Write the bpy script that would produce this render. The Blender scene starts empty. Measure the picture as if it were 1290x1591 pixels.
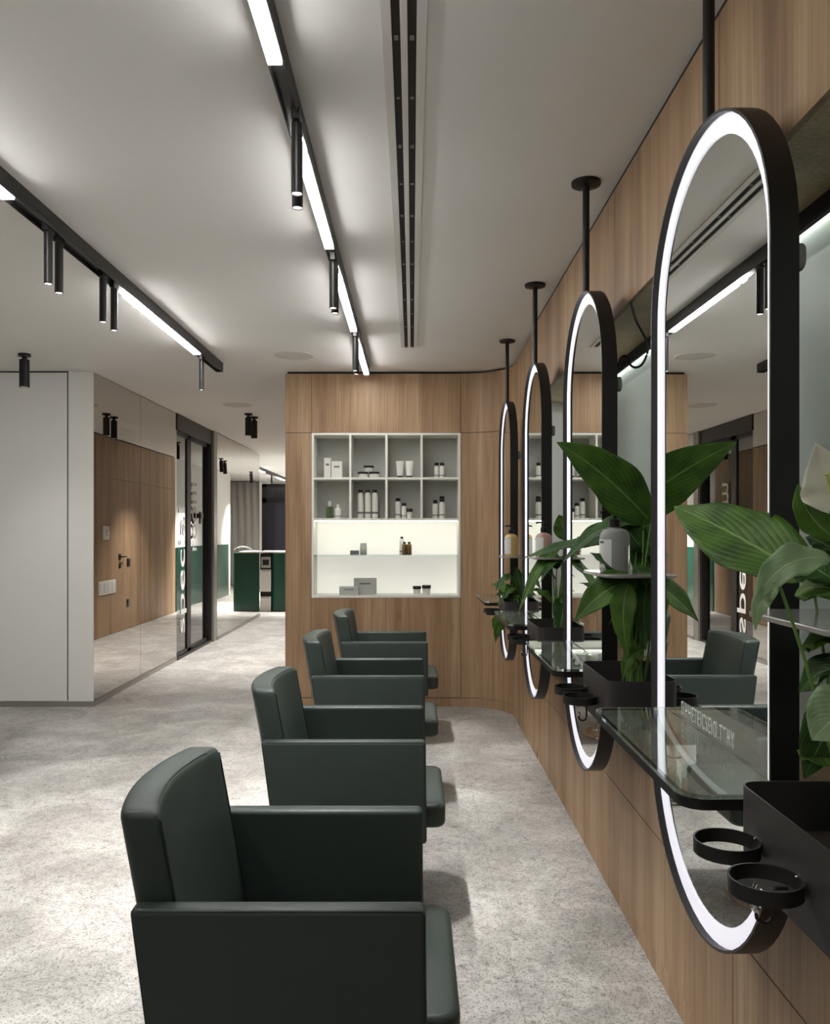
import bpy, bmesh, math, random
from mathutils import Vector, Matrix
random.seed(7)
SC = bpy.context.scene
COL = SC.collection
R = math.radians

# ------------------------------------------------------------------ camera, world, exposure
F = 1270.0; VPX = 641.0; VPY = 825.0; HC = 1.46      # focal length in px, vanishing point, eye height
H = 2.786                                            # ceiling height
cam_d = bpy.data.cameras.new('camera'); cam = bpy.data.objects.new('camera', cam_d); COL.objects.link(cam)
cam.location = (0, 0, HC); cam.rotation_euler = (R(90), 0, 0)
cam_d.sensor_fit = 'HORIZONTAL'; cam_d.sensor_width = 36.0
cam_d.lens = 36.0 * F / 1290.0
cam_d.shift_x = (645.0 - VPX) / 1290.0
cam_d.shift_y = (VPY - 795.5) / 1290.0
cam_d.clip_start = 0.05; cam_d.clip_end = 100
SC.camera = cam
W = bpy.data.worlds.new('world'); SC.world = W; W.use_nodes = True
W.node_tree.nodes['Background'].inputs[0].default_value = (0.8, 0.85, 0.9, 1)
W.node_tree.nodes['Background'].inputs[1].default_value = 0.25
SC.view_settings.view_transform = 'Standard'; SC.view_settings.look = 'None'
SC.view_settings.gamma = 1.0; SC.view_settings.use_curve_mapping = False
SC.view_settings.exposure = 1.12
LED_S = 32.0        # linear light bars of the tracks
SPOT_W = 40.0       # little cylinder spots
RING_S = 0.31        # mirror light rings
SC.cycles.max_bounces = 12; SC.cycles.transmission_bounces = 10; SC.cycles.glossy_bounces = 8
SC.cycles.diffuse_bounces = 5; SC.cycles.transparent_max_bounces = 12
SC.cycles.sample_clamp_indirect = 6.0
SC.cycles.caustics_reflective = True; SC.cycles.caustics_refractive = False

def at(x, y, Y):
    return Vector(((x - VPX) * Y / F, Y, HC + (VPY - y) * Y / F))

# ------------------------------------------------------------------ materials
def srgb(r, g, b):
    def f(c):
        c /= 255.0
        return c / 12.92 if c <= 0.04045 else ((c + 0.055) / 1.055) ** 2.4
    return (f(r), f(g), f(b), 1.0)

def mat(name, col=(0.5, 0.5, 0.5, 1), rough=0.5, metal=0.0, bump=0.0, bscale=200.0, var=0.0, vscale=6.0, spec=0.5, coat=0.0,
        trans=0.0, ior=1.45, emit=None, estr=0.0):
    m = bpy.data.materials.new(name); m.use_nodes = True
    nt = m.node_tree; n = nt.nodes; p = n['Principled BSDF']
    p.inputs['Base Color'].default_value = col
    p.inputs['Roughness'].default_value = rough
    p.inputs['Metallic'].default_value = metal
    p.inputs['Specular IOR Level'].default_value = spec
    p.inputs['Coat Weight'].default_value = coat
    p.inputs['Coat Roughness'].default_value = 0.03
    p.inputs['Transmission Weight'].default_value = trans
    p.inputs['IOR'].default_value = ior
    if emit:
        p.inputs['Emission Color'].default_value = emit
        p.inputs['Emission Strength'].default_value = estr
    if bump or var:
        tc = n.new('ShaderNodeTexCoord')
    if bump:
        t = n.new('ShaderNodeTexNoise'); t.inputs['Scale'].default_value = bscale; t.inputs['Detail'].default_value = 3
        nt.links.new(tc.outputs['Object'], t.inputs['Vector'])
        b = n.new('ShaderNodeBump'); b.inputs['Strength'].default_value = bump; b.inputs['Distance'].default_value = 0.002
        nt.links.new(t.outputs['Fac'], b.inputs['Height']); nt.links.new(b.outputs['Normal'], p.inputs['Normal'])
    if var:
        t = n.new('ShaderNodeTexNoise'); t.inputs['Scale'].default_value = vscale; t.inputs['Detail'].default_value = 4
        nt.links.new(tc.outputs['Object'], t.inputs['Vector'])
        mx = n.new('ShaderNodeMix'); mx.data_type = 'RGBA'
        mx.inputs['A'].default_value = tuple(c * (1 - var) for c in col[:3]) + (1,)
        mx.inputs['B'].default_value = tuple(min(1, c * (1 + var)) for c in col[:3]) + (1,)
        nt.links.new(t.outputs['Fac'], mx.inputs['Factor']); nt.links.new(mx.outputs['Result'], p.inputs['Base Color'])
    return m

def nodes_of(m):
    return m.node_tree, m.node_tree.nodes, m.node_tree.nodes['Principled BSDF']

def ramp(nt, fac, stops):
    r = nt.nodes.new('ShaderNodeValToRGB'); e = r.color_ramp.elements
    e[0].position, e[0].color = stops[0]; e[1].position, e[1].color = stops[-1]
    for pos, c in stops[1:-1]:
        k = e.new(pos); k.color = c
    nt.links.new(fac, r.inputs['Fac'])
    return r.outputs['Color']

def wood_material(name, a, b, c):
    m = mat(name, rough=0.48, spec=0.35); nt, n, p = nodes_of(m)
    tc = n.new('ShaderNodeTexCoord')
    def nz(sc, scale, detail, dist=0.0):
        mp = n.new('ShaderNodeMapping'); mp.inputs['Scale'].default_value = sc
        nt.links.new(tc.outputs['Object'], mp.inputs['Vector'])
        t = n.new('ShaderNodeTexNoise'); t.inputs['Scale'].default_value = scale; t.inputs['Detail'].default_value = detail
        t.inputs['Distortion'].default_value = dist
        nt.links.new(mp.outputs['Vector'], t.inputs['Vector']); return t.outputs['Fac']
    broad = nz((7, 7, 0.35), 1.0, 5, 0.6)
    fine = nz((90, 90, 2.2), 1.0, 4, 0.3)
    col = ramp(nt, broad, [(0.30, a), (0.5, b), (0.70, c)])
    fr = ramp(nt, fine, [(0.35, (0.80, 0.78, 0.76, 1)), (0.60, (1.06, 1.06, 1.06, 1))])
    mx = n.new('ShaderNodeMix'); mx.data_type = 'RGBA'; mx.blend_type = 'MULTIPLY'; mx.inputs['Factor'].default_value = 1
    nt.links.new(col, mx.inputs['A']); nt.links.new(fr, mx.inputs['B'])
    # knots: sparse darker spots
    mp = n.new('ShaderNodeMapping'); mp.inputs['Scale'].default_value = (2.6, 2.6, 1.3)
    nt.links.new(tc.outputs['Object'], mp.inputs['Vector'])
    v = n.new('ShaderNodeTexVoronoi'); v.inputs['Scale'].default_value = 1.0
    nt.links.new(mp.outputs['Vector'], v.inputs['Vector'])
    kr = ramp(nt, v.outputs['Distance'], [(0.02, (0.72, 0.66, 0.6, 1)), (0.07, (1, 1, 1, 1))])
    m2 = n.new('ShaderNodeMix'); m2.data_type = 'RGBA'; m2.blend_type = 'MULTIPLY'; m2.inputs['Factor'].default_value = 0.7
    nt.links.new(mx.outputs['Result'], m2.inputs['A']); nt.links.new(kr, m2.inputs['B'])
    nt.links.new(m2.outputs['Result'], p.inputs['Base Color'])
    bp = n.new('ShaderNodeBump'); bp.inputs['Strength'].default_value = 0.12; bp.inputs['Distance'].default_value = 0.002
    nt.links.new(fine, bp.inputs['Height']); nt.links.new(bp.outputs['Normal'], p.inputs['Normal'])
    return m

def stone_material():
    m = mat('grey_stone_floor', rough=0.38, spec=0.4); nt, n, p = nodes_of(m)
    tc = n.new('ShaderNodeTexCoord')
    def noise(scale, detail=4, dist=0.0, rough=0.5):
        t = n.new('ShaderNodeTexNoise'); t.inputs['Scale'].default_value = scale; t.inputs['Detail'].default_value = detail
        t.inputs['Distortion'].default_value = dist; t.inputs['Roughness'].default_value = rough
        nt.links.new(tc.outputs['Object'], t.inputs['Vector']); return t
    big = noise(2.6, 9, 0.9, 0.62)
    base = ramp(nt, big.outputs['Fac'], [(0.34, srgb(158, 155, 151)), (0.50, srgb(178, 175, 171)), (0.64, srgb(196, 194, 190))])
    # warped coordinates for the pebbles
    wn = noise(9, 3)
    vm = n.new('ShaderNodeVectorMath'); vm.operation = 'MULTIPLY_ADD'
    vm.inputs[1].default_value = (0.09, 0.09, 0.09)
    nt.links.new(wn.outputs['Color'], vm.inputs[0]); nt.links.new(tc.outputs['Object'], vm.inputs[2])
    def mul(prev, fac_out, stops, amount):
        c = ramp(nt, fac_out, stops)
        x = n.new('ShaderNodeMix'); x.data_type = 'RGBA'; x.blend_type = 'MULTIPLY'; x.inputs['Factor'].default_value = amount
        nt.links.new(prev, x.inputs['A']); nt.links.new(c, x.inputs['B']); return x.outputs['Result']
    for sc, lo, amt in ((24, 0.84, 0.75), (60, 0.72, 0.85), (130, 0.70, 0.8)):
        v = n.new('ShaderNodeTexVoronoi'); v.inputs['Scale'].default_value = sc; v.inputs['Randomness'].default_value = 1
        nt.links.new(vm.outputs['Vector'], v.inputs['Vector'])
        s = n.new('ShaderNodeSeparateColor'); nt.links.new(v.outputs['Color'], s.inputs['Color'])
        base = mul(base, s.outputs['Red'], [(0.0, (lo, lo * 0.99, lo * 0.975, 1)), (0.28, (0.97, 0.97, 0.97, 1)), (1.0, (1.04, 1.04, 1.03, 1))], amt)
    g = noise(120, 3, 0.0, 0.6)
    base = mul(base, g.outputs['Fac'], [(0.37, (0.36, 0.35, 0.34, 1)), (0.45, (1, 1, 1, 1))], 1.0)
    g2 = noise(26, 5, 0.8, 0.65)
    base = mul(base, g2.outputs['Fac'], [(0.33, (0.55, 0.54, 0.53, 1)), (0.40, (1, 1, 1, 1))], 0.9)
    # joints of the large slabs
    sep = n.new('ShaderNodeSeparateXYZ'); nt.links.new(tc.outputs['Object'], sep.inputs[0])
    def joint(out, off, step):
        a = n.new('ShaderNodeMath'); a.operation = 'SUBTRACT'; a.inputs[1].default_value = off; nt.links.new(out, a.inputs[0])
        b = n.new('ShaderNodeMath'); b.operation = 'PINGPONG'; b.inputs[1].default_value = step / 2; nt.links.new(a.outputs[0], b.inputs[0])
        c = n.new('ShaderNodeMath'); c.operation = 'LESS_THAN'; c.inputs[1].default_value = 0.0018; nt.links.new(b.outputs[0], c.inputs[0])
        return c.outputs[0]
    jx = joint(sep.outputs['X'], 0.335, 0.8); jy = joint(sep.outputs['Y'], 1.05, 1.6)
    mxx = n.new('ShaderNodeMath'); mxx.operation = 'MAXIMUM'; nt.links.new(jx, mxx.inputs[0]); nt.links.new(jy, mxx.inputs[1])
    fm = n.new('ShaderNodeMath'); fm.operation = 'MULTIPLY'; fm.inputs[1].default_value = 0.35; nt.links.new(mxx.outputs[0], fm.inputs[0])
    x = n.new('ShaderNodeMix'); x.data_type = 'RGBA'; x.inputs['B'].default_value = srgb(110, 106, 100)
    nt.links.new(fm.outputs[0], x.inputs['Factor']); nt.links.new(base, x.inputs['A'])
    nt.links.new(x.outputs['Result'], p.inputs['Base Color'])
    rr = n.new('ShaderNodeMapRange'); rr.inputs['To Min'].default_value = 0.30; rr.inputs['To Max'].default_value = 0.66
    nt.links.new(g.outputs['Fac'], rr.inputs['Value']); nt.links.new(rr.outputs['Result'], p.inputs['Roughness'])
    return m

def leaf_material(name, dark, light, vein, transl=0.35):
    m = mat(name, rough=0.42, spec=0.3); nt, n, p = nodes_of(m)
    uv = n.new('ShaderNodeUVMap'); uv.uv_map = 'UVMap'
    sep = n.new('ShaderNodeSeparateXYZ'); nt.links.new(uv.outputs['UV'], sep.inputs[0])
    def mth(op, a, b=None):
        k = n.new('ShaderNodeMath'); k.operation = op
        for i, v in enumerate((a, b)):
            if v is None: continue
            if isinstance(v, (int, float)): k.inputs[i].default_value = v
            else: nt.links.new(v, k.inputs[i])
        return k.outputs[0]
    d = mth('ABSOLUTE', mth('SUBTRACT', sep.outputs['X'], 0.5))           # distance from the midrib
    ph = mth('SUBTRACT', mth('MULTIPLY', sep.outputs['Y'], 9.0), mth('MULTIPLY', d, 12.0))
    w = mth('ABSOLUTE', mth('SINE', mth('MULTIPLY', ph, math.pi)))
    veins = ramp(nt, w, [(0.0, (1, 1, 1, 1)), (0.16, (0.25, 0.25, 0.25, 1)), (0.6, (0, 0, 0, 1))])
    tc = n.new('ShaderNodeTexCoord'); t = n.new('ShaderNodeTexNoise'); t.inputs['Scale'].default_value = 14
    nt.links.new(tc.outputs['Object'], t.inputs['Vector'])
    base = ramp(nt, t.outputs['Fac'], [(0.3, dark), (0.7, light)])
    mx = n.new('ShaderNodeMix'); mx.data_type = 'RGBA'; mx.inputs['B'].default_value = vein
    nt.links.new(mth('MULTIPLY', veins, 0.5), mx.inputs['Factor']); nt.links.new(base, mx.inputs['A'])
    rib = mth('LESS_THAN', d, 0.018)
    m2 = n.new('ShaderNodeMix'); m2.data_type = 'RGBA'; m2.inputs['B'].default_value = vein
    nt.links.new(mth('MULTIPLY', rib, 0.9), m2.inputs['Factor']); nt.links.new(mx.outputs['Result'], m2.inputs['A'])
    nt.links.new(m2.outputs['Result'], p.inputs['Base Color'])
    bp = n.new('ShaderNodeBump'); bp.inputs['Strength'].default_value = 0.22; bp.inputs['Distance'].default_value = 0.003
    nt.links.new(w, bp.inputs['Height']); nt.links.new(bp.outputs['Normal'], p.inputs['Normal'])
    tr = n.new('ShaderNodeBsdfTranslucent'); nt.links.new(m2.outputs['Result'], tr.inputs['Color'])
    ms = n.new('ShaderNodeMixShader'); ms.inputs[0].default_value = transl
    nt.links.new(p.outputs[0], ms.inputs[1]); nt.links.new(tr.outputs[0], ms.inputs[2])
    nt.links.new(ms.outputs[0], n['Material Output'].inputs['Surface'])
    return m

def glass_material(name, col, rough=0.0, ior=1.45, mixt=0.0):
    """glass whose shadow is clear: principled transmission mixed with a little transparency"""
    m = mat(name, col, rough=rough, trans=1.0, ior=ior); nt, n, p = nodes_of(m)
    if mixt > 0:
        t = n.new('ShaderNodeBsdfTransparent'); t.inputs['Color'].default_value = col
        ms = n.new('ShaderNodeMixShader'); ms.inputs[0].default_value = mixt
        nt.links.new(p.outputs[0], ms.inputs[1]); nt.links.new(t.outputs[0], ms.inputs[2])
        nt.links.new(ms.outputs[0], n['Material Output'].inputs['Surface'])
    return m

M = {}
M['ceiling'] = mat('ceiling_plaster', srgb(226, 224, 220), 0.9, bump=0.05, bscale=60)
M['white_wall'] = mat('white_wall_paint', srgb(236, 235, 231), 0.75, bump=0.04, bscale=90)
M['white_gloss'] = mat('white_gloss_lacquer', srgb(236, 235, 232), 0.05, coat=0.8, var=0.01)
M['shadow_gap'] = mat('black_shadow_gap', srgb(22, 18, 16), 0.7, var=0.1)
M['wood'] = wood_material('oak_veneer', srgb(143, 113, 86), srgb(167, 137, 107), srgb(184, 156, 125))
M['wood_soffit'] = wood_material('oak_veneer_soffit', srgb(182, 164, 130), srgb(196, 178, 144), srgb(206, 190, 156))
M['floor'] = stone_material()
M['skirting'] = mat('brushed_grey_skirting', srgb(150, 147, 142), 0.35, metal=0.4, var=0.05)
M['black'] = mat('matte_black_steel', srgb(30, 28, 27), 0.42, metal=0.2, bump=0.05, bscale=400, var=0.08)
M['black_rail'] = mat('black_anodised_rail', srgb(44, 42, 41), 0.38, metal=0.3, var=0.08)
M['bin'] = mat('dark_powder_coated_steel', srgb(58, 54, 53), 0.5, metal=0.25, bump=0.1, bscale=500, var=0.08)
M['leather'] = mat('dark_green_leather', srgb(47, 56, 52), 0.43, spec=0.45, bump=0.25, bscale=350, var=0.12, vscale=9)
M['piping'] = mat('dark_leather_piping', srgb(26, 34, 31), 0.5, var=0.1)
M['chrome'] = mat('polished_chrome', (0.75, 0.75, 0.74, 1), 0.12, metal=1.0, var=0.02)
M['mirror'] = mat('silvered_mirror', (0.80, 0.82, 0.80, 1), 0.0, metal=1.0, var=0.004)
M['mirror_wall'] = mat('bronze_tinted_mirror', (0.56, 0.54, 0.51, 1), 0.008, metal=1.0, var=0.004)
M['ring'] = mat('mirror_light_diffuser', (0.8, 0.8, 0.82, 1), 0.5, emit=(0.93, 0.90, 1.0, 1), estr=RING_S, var=0.01)
M['led'] = mat('light_bar_diffuser', (0.8, 0.8, 0.8, 1), 0.5, emit=(0.98, 0.985, 0.975, 1), estr=LED_S, var=0.01)
M['lens'] = mat('spot_lens', (0.8, 0.8, 0.8, 1), 0.4, emit=(1.0, 0.95, 0.88, 1), estr=5.0, var=0.01)
M['niche_led'] = mat('niche_light_strip', (0.8, 0.8, 0.8, 1), 0.5, emit=(0.93, 1.0, 0.95, 1), estr=3.0, var=0.01)
M['shelf_led'] = mat('shelf_light_strip', (0.8, 0.8, 0.8, 1), 0.5, emit=(1.0, 0.98, 0.90, 1), estr=8.0, var=0.01)
M['shelf_white'] = mat('white_shelf_lacquer', srgb(232, 231, 222), 0.5, var=0.02)
M['backlit'] = mat('backlit_white_acrylic', srgb(225, 224, 212), 0.5, emit=(1.0, 0.985, 0.90, 1), estr=0.22, var=0.01)
M['niche_glass'] = mat('pale_green_back_painted_glass', srgb(190, 200, 193), 0.3, var=0.02, vscale=1.5)
M['glass'] = glass_material('clear_shelf_glass', (0.90, 0.97, 0.94, 1), ior=1.5, mixt=0.25)
M['glass_grey'] = mat('smoky_plate_glass', srgb(128, 126, 121), 0.22, trans=0.12, ior=1.5, coat=0.4, var=0.03)
M['door_glass'] = glass_material('grey_door_glass', (0.70, 0.72, 0.72, 1), mixt=0.3)
M['door_tint'] = mat('reflective_door_glass', (0.17, 0.165, 0.16, 1), 0.015, metal=1.0, var=0.01)
M['letters'] = mat('frosted_grey_lettering', srgb(205, 205, 202), 0.6, var=0.03)
M['etch'] = mat('etched_light_lettering', srgb(215, 222, 214), 0.6, var=0.03)
M['plastic_white'] = mat('white_plastic', srgb(226, 224, 219), 0.4, var=0.02)
M['plastic_black'] = mat('black_plastic', srgb(20, 19, 19), 0.35, var=0.1)
M['carton'] = mat('white_carton', srgb(220, 217, 210), 0.6, var=0.03)
M['carton_grey'] = mat('grey_carton', srgb(176, 176, 170), 0.6, var=0.05)
M['carton_dark'] = mat('dark_grey_carton', srgb(96, 104, 106), 0.6, var=0.05)
M['bottle_white'] = mat('white_bottle_plastic', srgb(222, 220, 213), 0.35, var=0.02)
M['bottle_green'] = glass_material('green_glass', (0.28, 0.42, 0.18, 1), rough=0.05)
M['label'] = mat('printed_paper_label', srgb(214, 212, 208), 0.6, var=0.02)
M['print'] = mat('grey_print', srgb(105, 104, 104), 0.6, var=0.05)
M['soap_clear'] = glass_material('clear_bottle_plastic', (0.93, 0.93, 0.92, 1), ior=1.15, mixt=0.0)
M['soap_clear'].node_tree.nodes['Principled BSDF'].inputs['Transmission Weight'].default_value = 0.66
M['soap_pink'] = mat('rose_soap', srgb(190, 150, 142), 0.15, coat=0.5, var=0.03)
M['soap_amber'] = mat('amber_soap', srgb(200, 168, 108), 0.15, coat=0.5, var=0.03)
M['amber'] = mat('amber_jar_plastic', srgb(110, 88, 48), 0.3, var=0.08)
M['green_panel'] = mat('dark_green_lacquer', srgb(24, 74, 58), 0.25, coat=0.2, var=0.06, vscale=2)
M['dark_glass'] = mat('dark_window_glass', srgb(52, 51, 58), 0.08, coat=0.4, var=0.05)
M['curtain'] = mat('pale_pleated_curtain', srgb(196, 192, 186), 0.9, var=0.05, vscale=20)
M['soil'] = mat('potting_soil', srgb(40, 32, 26), 0.95, bump=0.8, bscale=90, var=0.3, vscale=60)
M['leaf'] = leaf_material('peace_lily_leaf', srgb(56, 88, 32), srgb(94, 132, 50), srgb(140, 168, 96), 0.42)
M['leaf_pale'] = leaf_material('peace_lily_leaf_underside', srgb(120, 148, 108), srgb(146, 170, 128), srgb(176, 196, 156), 0.25)
M['leaf_dark'] = leaf_material('peace_lily_leaf_dark', srgb(38, 68, 28), srgb(60, 98, 40), srgb(112, 142, 92), 0.3)
M['stem'] = mat('green_stem', srgb(96, 130, 58), 0.45, var=0.1)
M['spathe'] = mat('white_spathe', srgb(216, 214, 198), 0.5, bump=0.2, bscale=60, var=0.04)
M['spadix'] = mat('pale_spadix', srgb(170, 172, 110), 0.8, bump=1.0, bscale=300, var=0.1)
M['speaker'] = mat('ceiling_speaker_grille', srgb(202, 199, 194), 0.8, bump=0.3, bscale=900, var=0.04)
M['vent_white'] = mat('white_vent_aluminium', srgb(206, 203, 197), 0.5, var=0.01)
M['driver'] = mat('grey_bracket_plastic', srgb(120, 124, 118), 0.5, var=0.05)

# ------------------------------------------------------------------ mesh helpers
def obj(name, bm, m, parent=None, smooth=False, bevel=0.0, seg=2, mods=None):
    me = bpy.data.meshes.new(name); bmesh.ops.recalc_face_normals(bm, faces=bm.faces[:]); bm.to_mesh(me); bm.free()
    for mm in (m if isinstance(m, (list, tuple)) else [m]): me.materials.append(M[mm] if isinstance(mm, str) else mm)
    if smooth:
        for p in me.polygons: p.use_smooth = True
        me.set_sharp_from_angle(angle=R(40)) if smooth != 'all' else None
    o = bpy.data.objects.new(name, me); COL.objects.link(o)
    if bevel:
        b = o.modifiers.new('bevel', 'BEVEL'); b.width = bevel; b.segments = seg; b.limit_method = 'ANGLE'; b.angle_limit = R(35)
        b.harden_normals = False
        for p in me.polygons: p.use_smooth = True
        me.set_sharp_from_angle(angle=R(60)) if seg < 3 else None
    if parent: o.parent = parent
    return o

def thing(name, label, cat, loc=(0, 0, 0), rz=0, group=None):
    o = bpy.data.objects.new(name, None); COL.objects.link(o); o.empty_display_size = 0.1
    o.location = loc; o.rotation_euler = (0, 0, rz); o['label'] = label; o['category'] = cat
    if group: o['group'] = group
    return o

def tag(o, label, cat, group=None, kind=None):
    o['label'] = label; o['category'] = cat
    if group: o['group'] = group
    if kind: o['kind'] = kind
    return o

def struct(o, label=None):
    o['kind'] = 'structure'
    if label: o['label'] = label
    return o

def dup(root, loc, label=None, rz=None):
    r = root.copy(); COL.objects.link(r); r.location = loc
    if rz is not None: r.rotation_euler = (0, 0, rz)
    if label: r['label'] = label
    def rec(a, b):
        for ch in [c for c in a.children]:
            c = ch.copy(); COL.objects.link(c); c.parent = b
            rec(ch, c)
    rec(root, r)
    return r

def NB(): return bmesh.new()

def box(bm, x0, x1, y0, y1, z0, z1, mi=0):
    vs = [bm.verts.new((x, y, z)) for x in (x0, x1) for y in (y0, y1) for z in (z0, z1)]
    for q in ((0, 1, 3, 2), (4, 6, 7, 5), (0, 4, 5, 1), (2, 3, 7, 6), (0, 2, 6, 4), (1, 5, 7, 3)):
        f = bm.faces.new([vs[i] for i in q]); f.material_index = mi
    return vs

def prism(bm, pts, axis, a, b, mi=0):
    """polygon pts (2-D) extruded from a to b along axis; pts are the two remaining coords in order"""
    def P(p, t):
        return {'x': (t, p[0], p[1]), 'y': (p[0], t, p[1]), 'z': (p[0], p[1], t)}[axis]
    A = [bm.verts.new(P(p, a)) for p in pts]; B = [bm.verts.new(P(p, b)) for p in pts]
    n = len(pts); fs = [bm.faces.new(A), bm.faces.new(B[::-1])]
    for i in range(n):
        fs.append(bm.faces.new((A[i], B[i], B[(i + 1) % n], A[(i + 1) % n])))
    for f in fs: f.material_index = mi

def lathe(bm, prof, c=(0, 0, 0), n=32, mi=0, cap=True, sx=1.0, sy=1.0):
    rings = []
    for r, z in prof:
        rings.append([bm.verts.new((c[0] + sx * r * math.cos(2 * math.pi * i / n), c[1] + sy * r * math.sin(2 * math.pi * i / n), c[2] + z)) for i in range(n)])
    for a, b in zip(rings, rings[1:]):
        for i in range(n):
            f = bm.faces.new((a[i], a[(i + 1) % n], b[(i + 1) % n], b[i])); f.material_index = mi
    if cap:
        for rg in (rings[0], rings[-1]):
            f = bm.faces.new(rg); f.material_index = mi

def tube(bm, pts, r, n=10, mi=0, r1=None, closed=False):
    pts = [Vector(p) for p in pts]; rings = []
    m = len(pts)
    for i, p in enumerate(pts):
        if closed: t = pts[(i + 1) % m] - pts[i - 1]
        else: t = pts[min(i + 1, m - 1)] - pts[max(i - 1, 0)]
        t.normalize()
        up = Vector((0, 0, 1)) if abs(t.z) < 0.95 else Vector((1, 0, 0))
        s = t.cross(up).normalized(); u = s.cross(t)
        rr = r if r1 is None else r + (r1 - r) * i / (m - 1)
        rings.append([bm.verts.new(p + (s * math.cos(2 * math.pi * k / n) + u * math.sin(2 * math.pi * k / n)) * rr) for k in range(n)])
    pairs = list(zip(rings, rings[1:])) + ([(rings[-1], rings[0])] if closed else [])
    for a, b in pairs:
        for k in range(n):
            f = bm.faces.new((a[k], a[(k + 1) % n], b[(k + 1) % n], b[k])); f.material_index = mi
    if not closed:
        for rg in (rings[0], rings[-1]):
            f = bm.faces.new(rg); f.material_index = mi

def bez(p0, p1, p2, n=10):
    p0, p1, p2 = Vector(p0), Vector(p1), Vector(p2)
    return [p0 * (1 - t) ** 2 + p1 * 2 * t * (1 - t) + p2 * t * t for t in [i / n for i in range(n + 1)]]

def rrect(x0, x1, y0, y1, r, n=6):
    out = []
    for cx, cy, a in ((x1 - r, y1 - r, 0), (x0 + r, y1 - r, 90), (x0 + r, y0 + r, 180), (x1 - r, y0 + r, 270)):
        for i in range(n + 1):
            t = R(a + 90 * i / n); out.append((cx + r * math.cos(t), cy + r * math.sin(t)))
    return out

def text_obj(name, body, size, m, parent, matrix, extrude=0.001, sx=1.0, space=1.0):
    cu = bpy.data.curves.new(name, 'FONT'); cu.body = body; cu.size = size; cu.extrude = extrude; cu.space_character = space
    tmp = bpy.data.objects.new(name + '_tmp', cu); COL.objects.link(tmp)
    dg = bpy.context.evaluated_depsgraph_get(); me = bpy.data.meshes.new_from_object(tmp.evaluated_get(dg))
    bpy.data.objects.remove(tmp); me.name = name; me.materials.clear(); me.materials.append(M[m])
    for v in me.vertices: v.co.x *= sx
    me.transform(matrix)
    o = bpy.data.objects.new(name, me); COL.objects.link(o)
    if parent: o.parent = parent
    return o

# ------------------------------------------------------------------ the setting
YB = 6.79                   # plane of the shelf wall
XL = -2.655                 # mirrored corridor wall
XC = (443 - VPX) * YB / F   # left end of the oak block
XLOW, XUP = 0.80, 0.777     # lower right wall, fascia above the recess
G = 0.004

bm = NB(); box(bm, -6.2, 1.3, -3.0, 23.0, -0.1, 0.0); struct(obj('floor', bm, 'floor'))
bm = NB(); box(bm, -6.2, 1.3, -3.0, 23.0, H, H + 0.1); struct(obj('ceiling', bm, 'ceiling'))
bm = NB(); box(bm, -6.2, 1.3, -3.1, -3.0, 0, H); struct(obj('wall_rear', bm, 'white_wall'))
bm = NB(); box(bm, -4.7, -4.6, -3.0, YB, 0, H); struct(obj('wall_left', bm, 'white_wall'))

# oak shelf wall, cut round the display unit, as panels with fine dark joints
ZT = H - 0.018
def zy(y): return HC + (VPY - y) * YB / F
def xx(x): return (x - VPX) * YB / F
UX0, UX1, UZ0, UZ1 = xx(484), xx(716), zy(929), zy(672.3)
bm = NB()
xs = [XC, UX0, UX1, 0.42]
zs = [0.075, UZ0, UZ1, ZT]
def panel_y(x0, x1, z0, z1, y0=YB):
    box(bm, x0 + G / 2, x1 - G / 2, y0, y0 + 0.018, z0 + G / 2, z1 - G / 2)
panel_y(XC, xs[1], zs[0], zs[2]); panel_y(XC, xs[1], zs[2], ZT)
panel_y(xs[1], UX1, zs[2], ZT)
panel_y(xs[1], xx(600), zs[0], UZ0); panel_y(xx(600), UX1, zs[0], UZ0)
box(bm, UX1 + G / 2, 0.42, YB, YB + 0.018, zs[0], zs[2] - G / 2); box(bm, UX1 + G / 2, 0.42, YB, YB + 0.018, zs[2] + G / 2, ZT)
box(bm, XC, 0.42, YB + 0.004, YB + 0.02, 0, 0.075 - G)
# side of the block along the corridor
ya = YB
for y1, zsplit in ((9.6, True), (10.95, True), (11.81, True), (12.7, True), (14.65, True)):
    box(bm, XC, XC + 0.018, ya + (0.019 if ya == YB else G / 2), y1 - G / 2, 0.004, 2.2); box(bm, XC, XC + 0.018, ya + (0.019 if ya == YB else G / 2), y1 - G / 2, 2.2 + G, ZT)
    ya = y1
struct(obj('wall_back', bm, 'wood'))
bm = NB()      # dark core behind the joints and the shadow gap under the ceiling
box(bm, XC + 0.019, UX0 - 0.001, YB + 0.021, YB + 0.3, 0, H); box(bm, UX1 + 0.001, 1.2, YB + 0.021, YB + 0.3, 0, H)
box(bm, UX0 - 0.001, UX1 + 0.001, YB + 0.021, YB + 0.3, 0, UZ0 - 0.001); box(bm, UX0 - 0.001, UX1 + 0.001, YB + 0.021, YB + 0.3, UZ1 + 0.001, H)
box(bm, XC + 0.019, XC + 0.2, YB + 0.3, 14.65, 0, H)
box(bm, UX0, UX1, YB + 0.29, YB + 0.3, UZ0, UZ1)
struct(obj('wall_core', bm, 'shadow_gap'))
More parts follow.
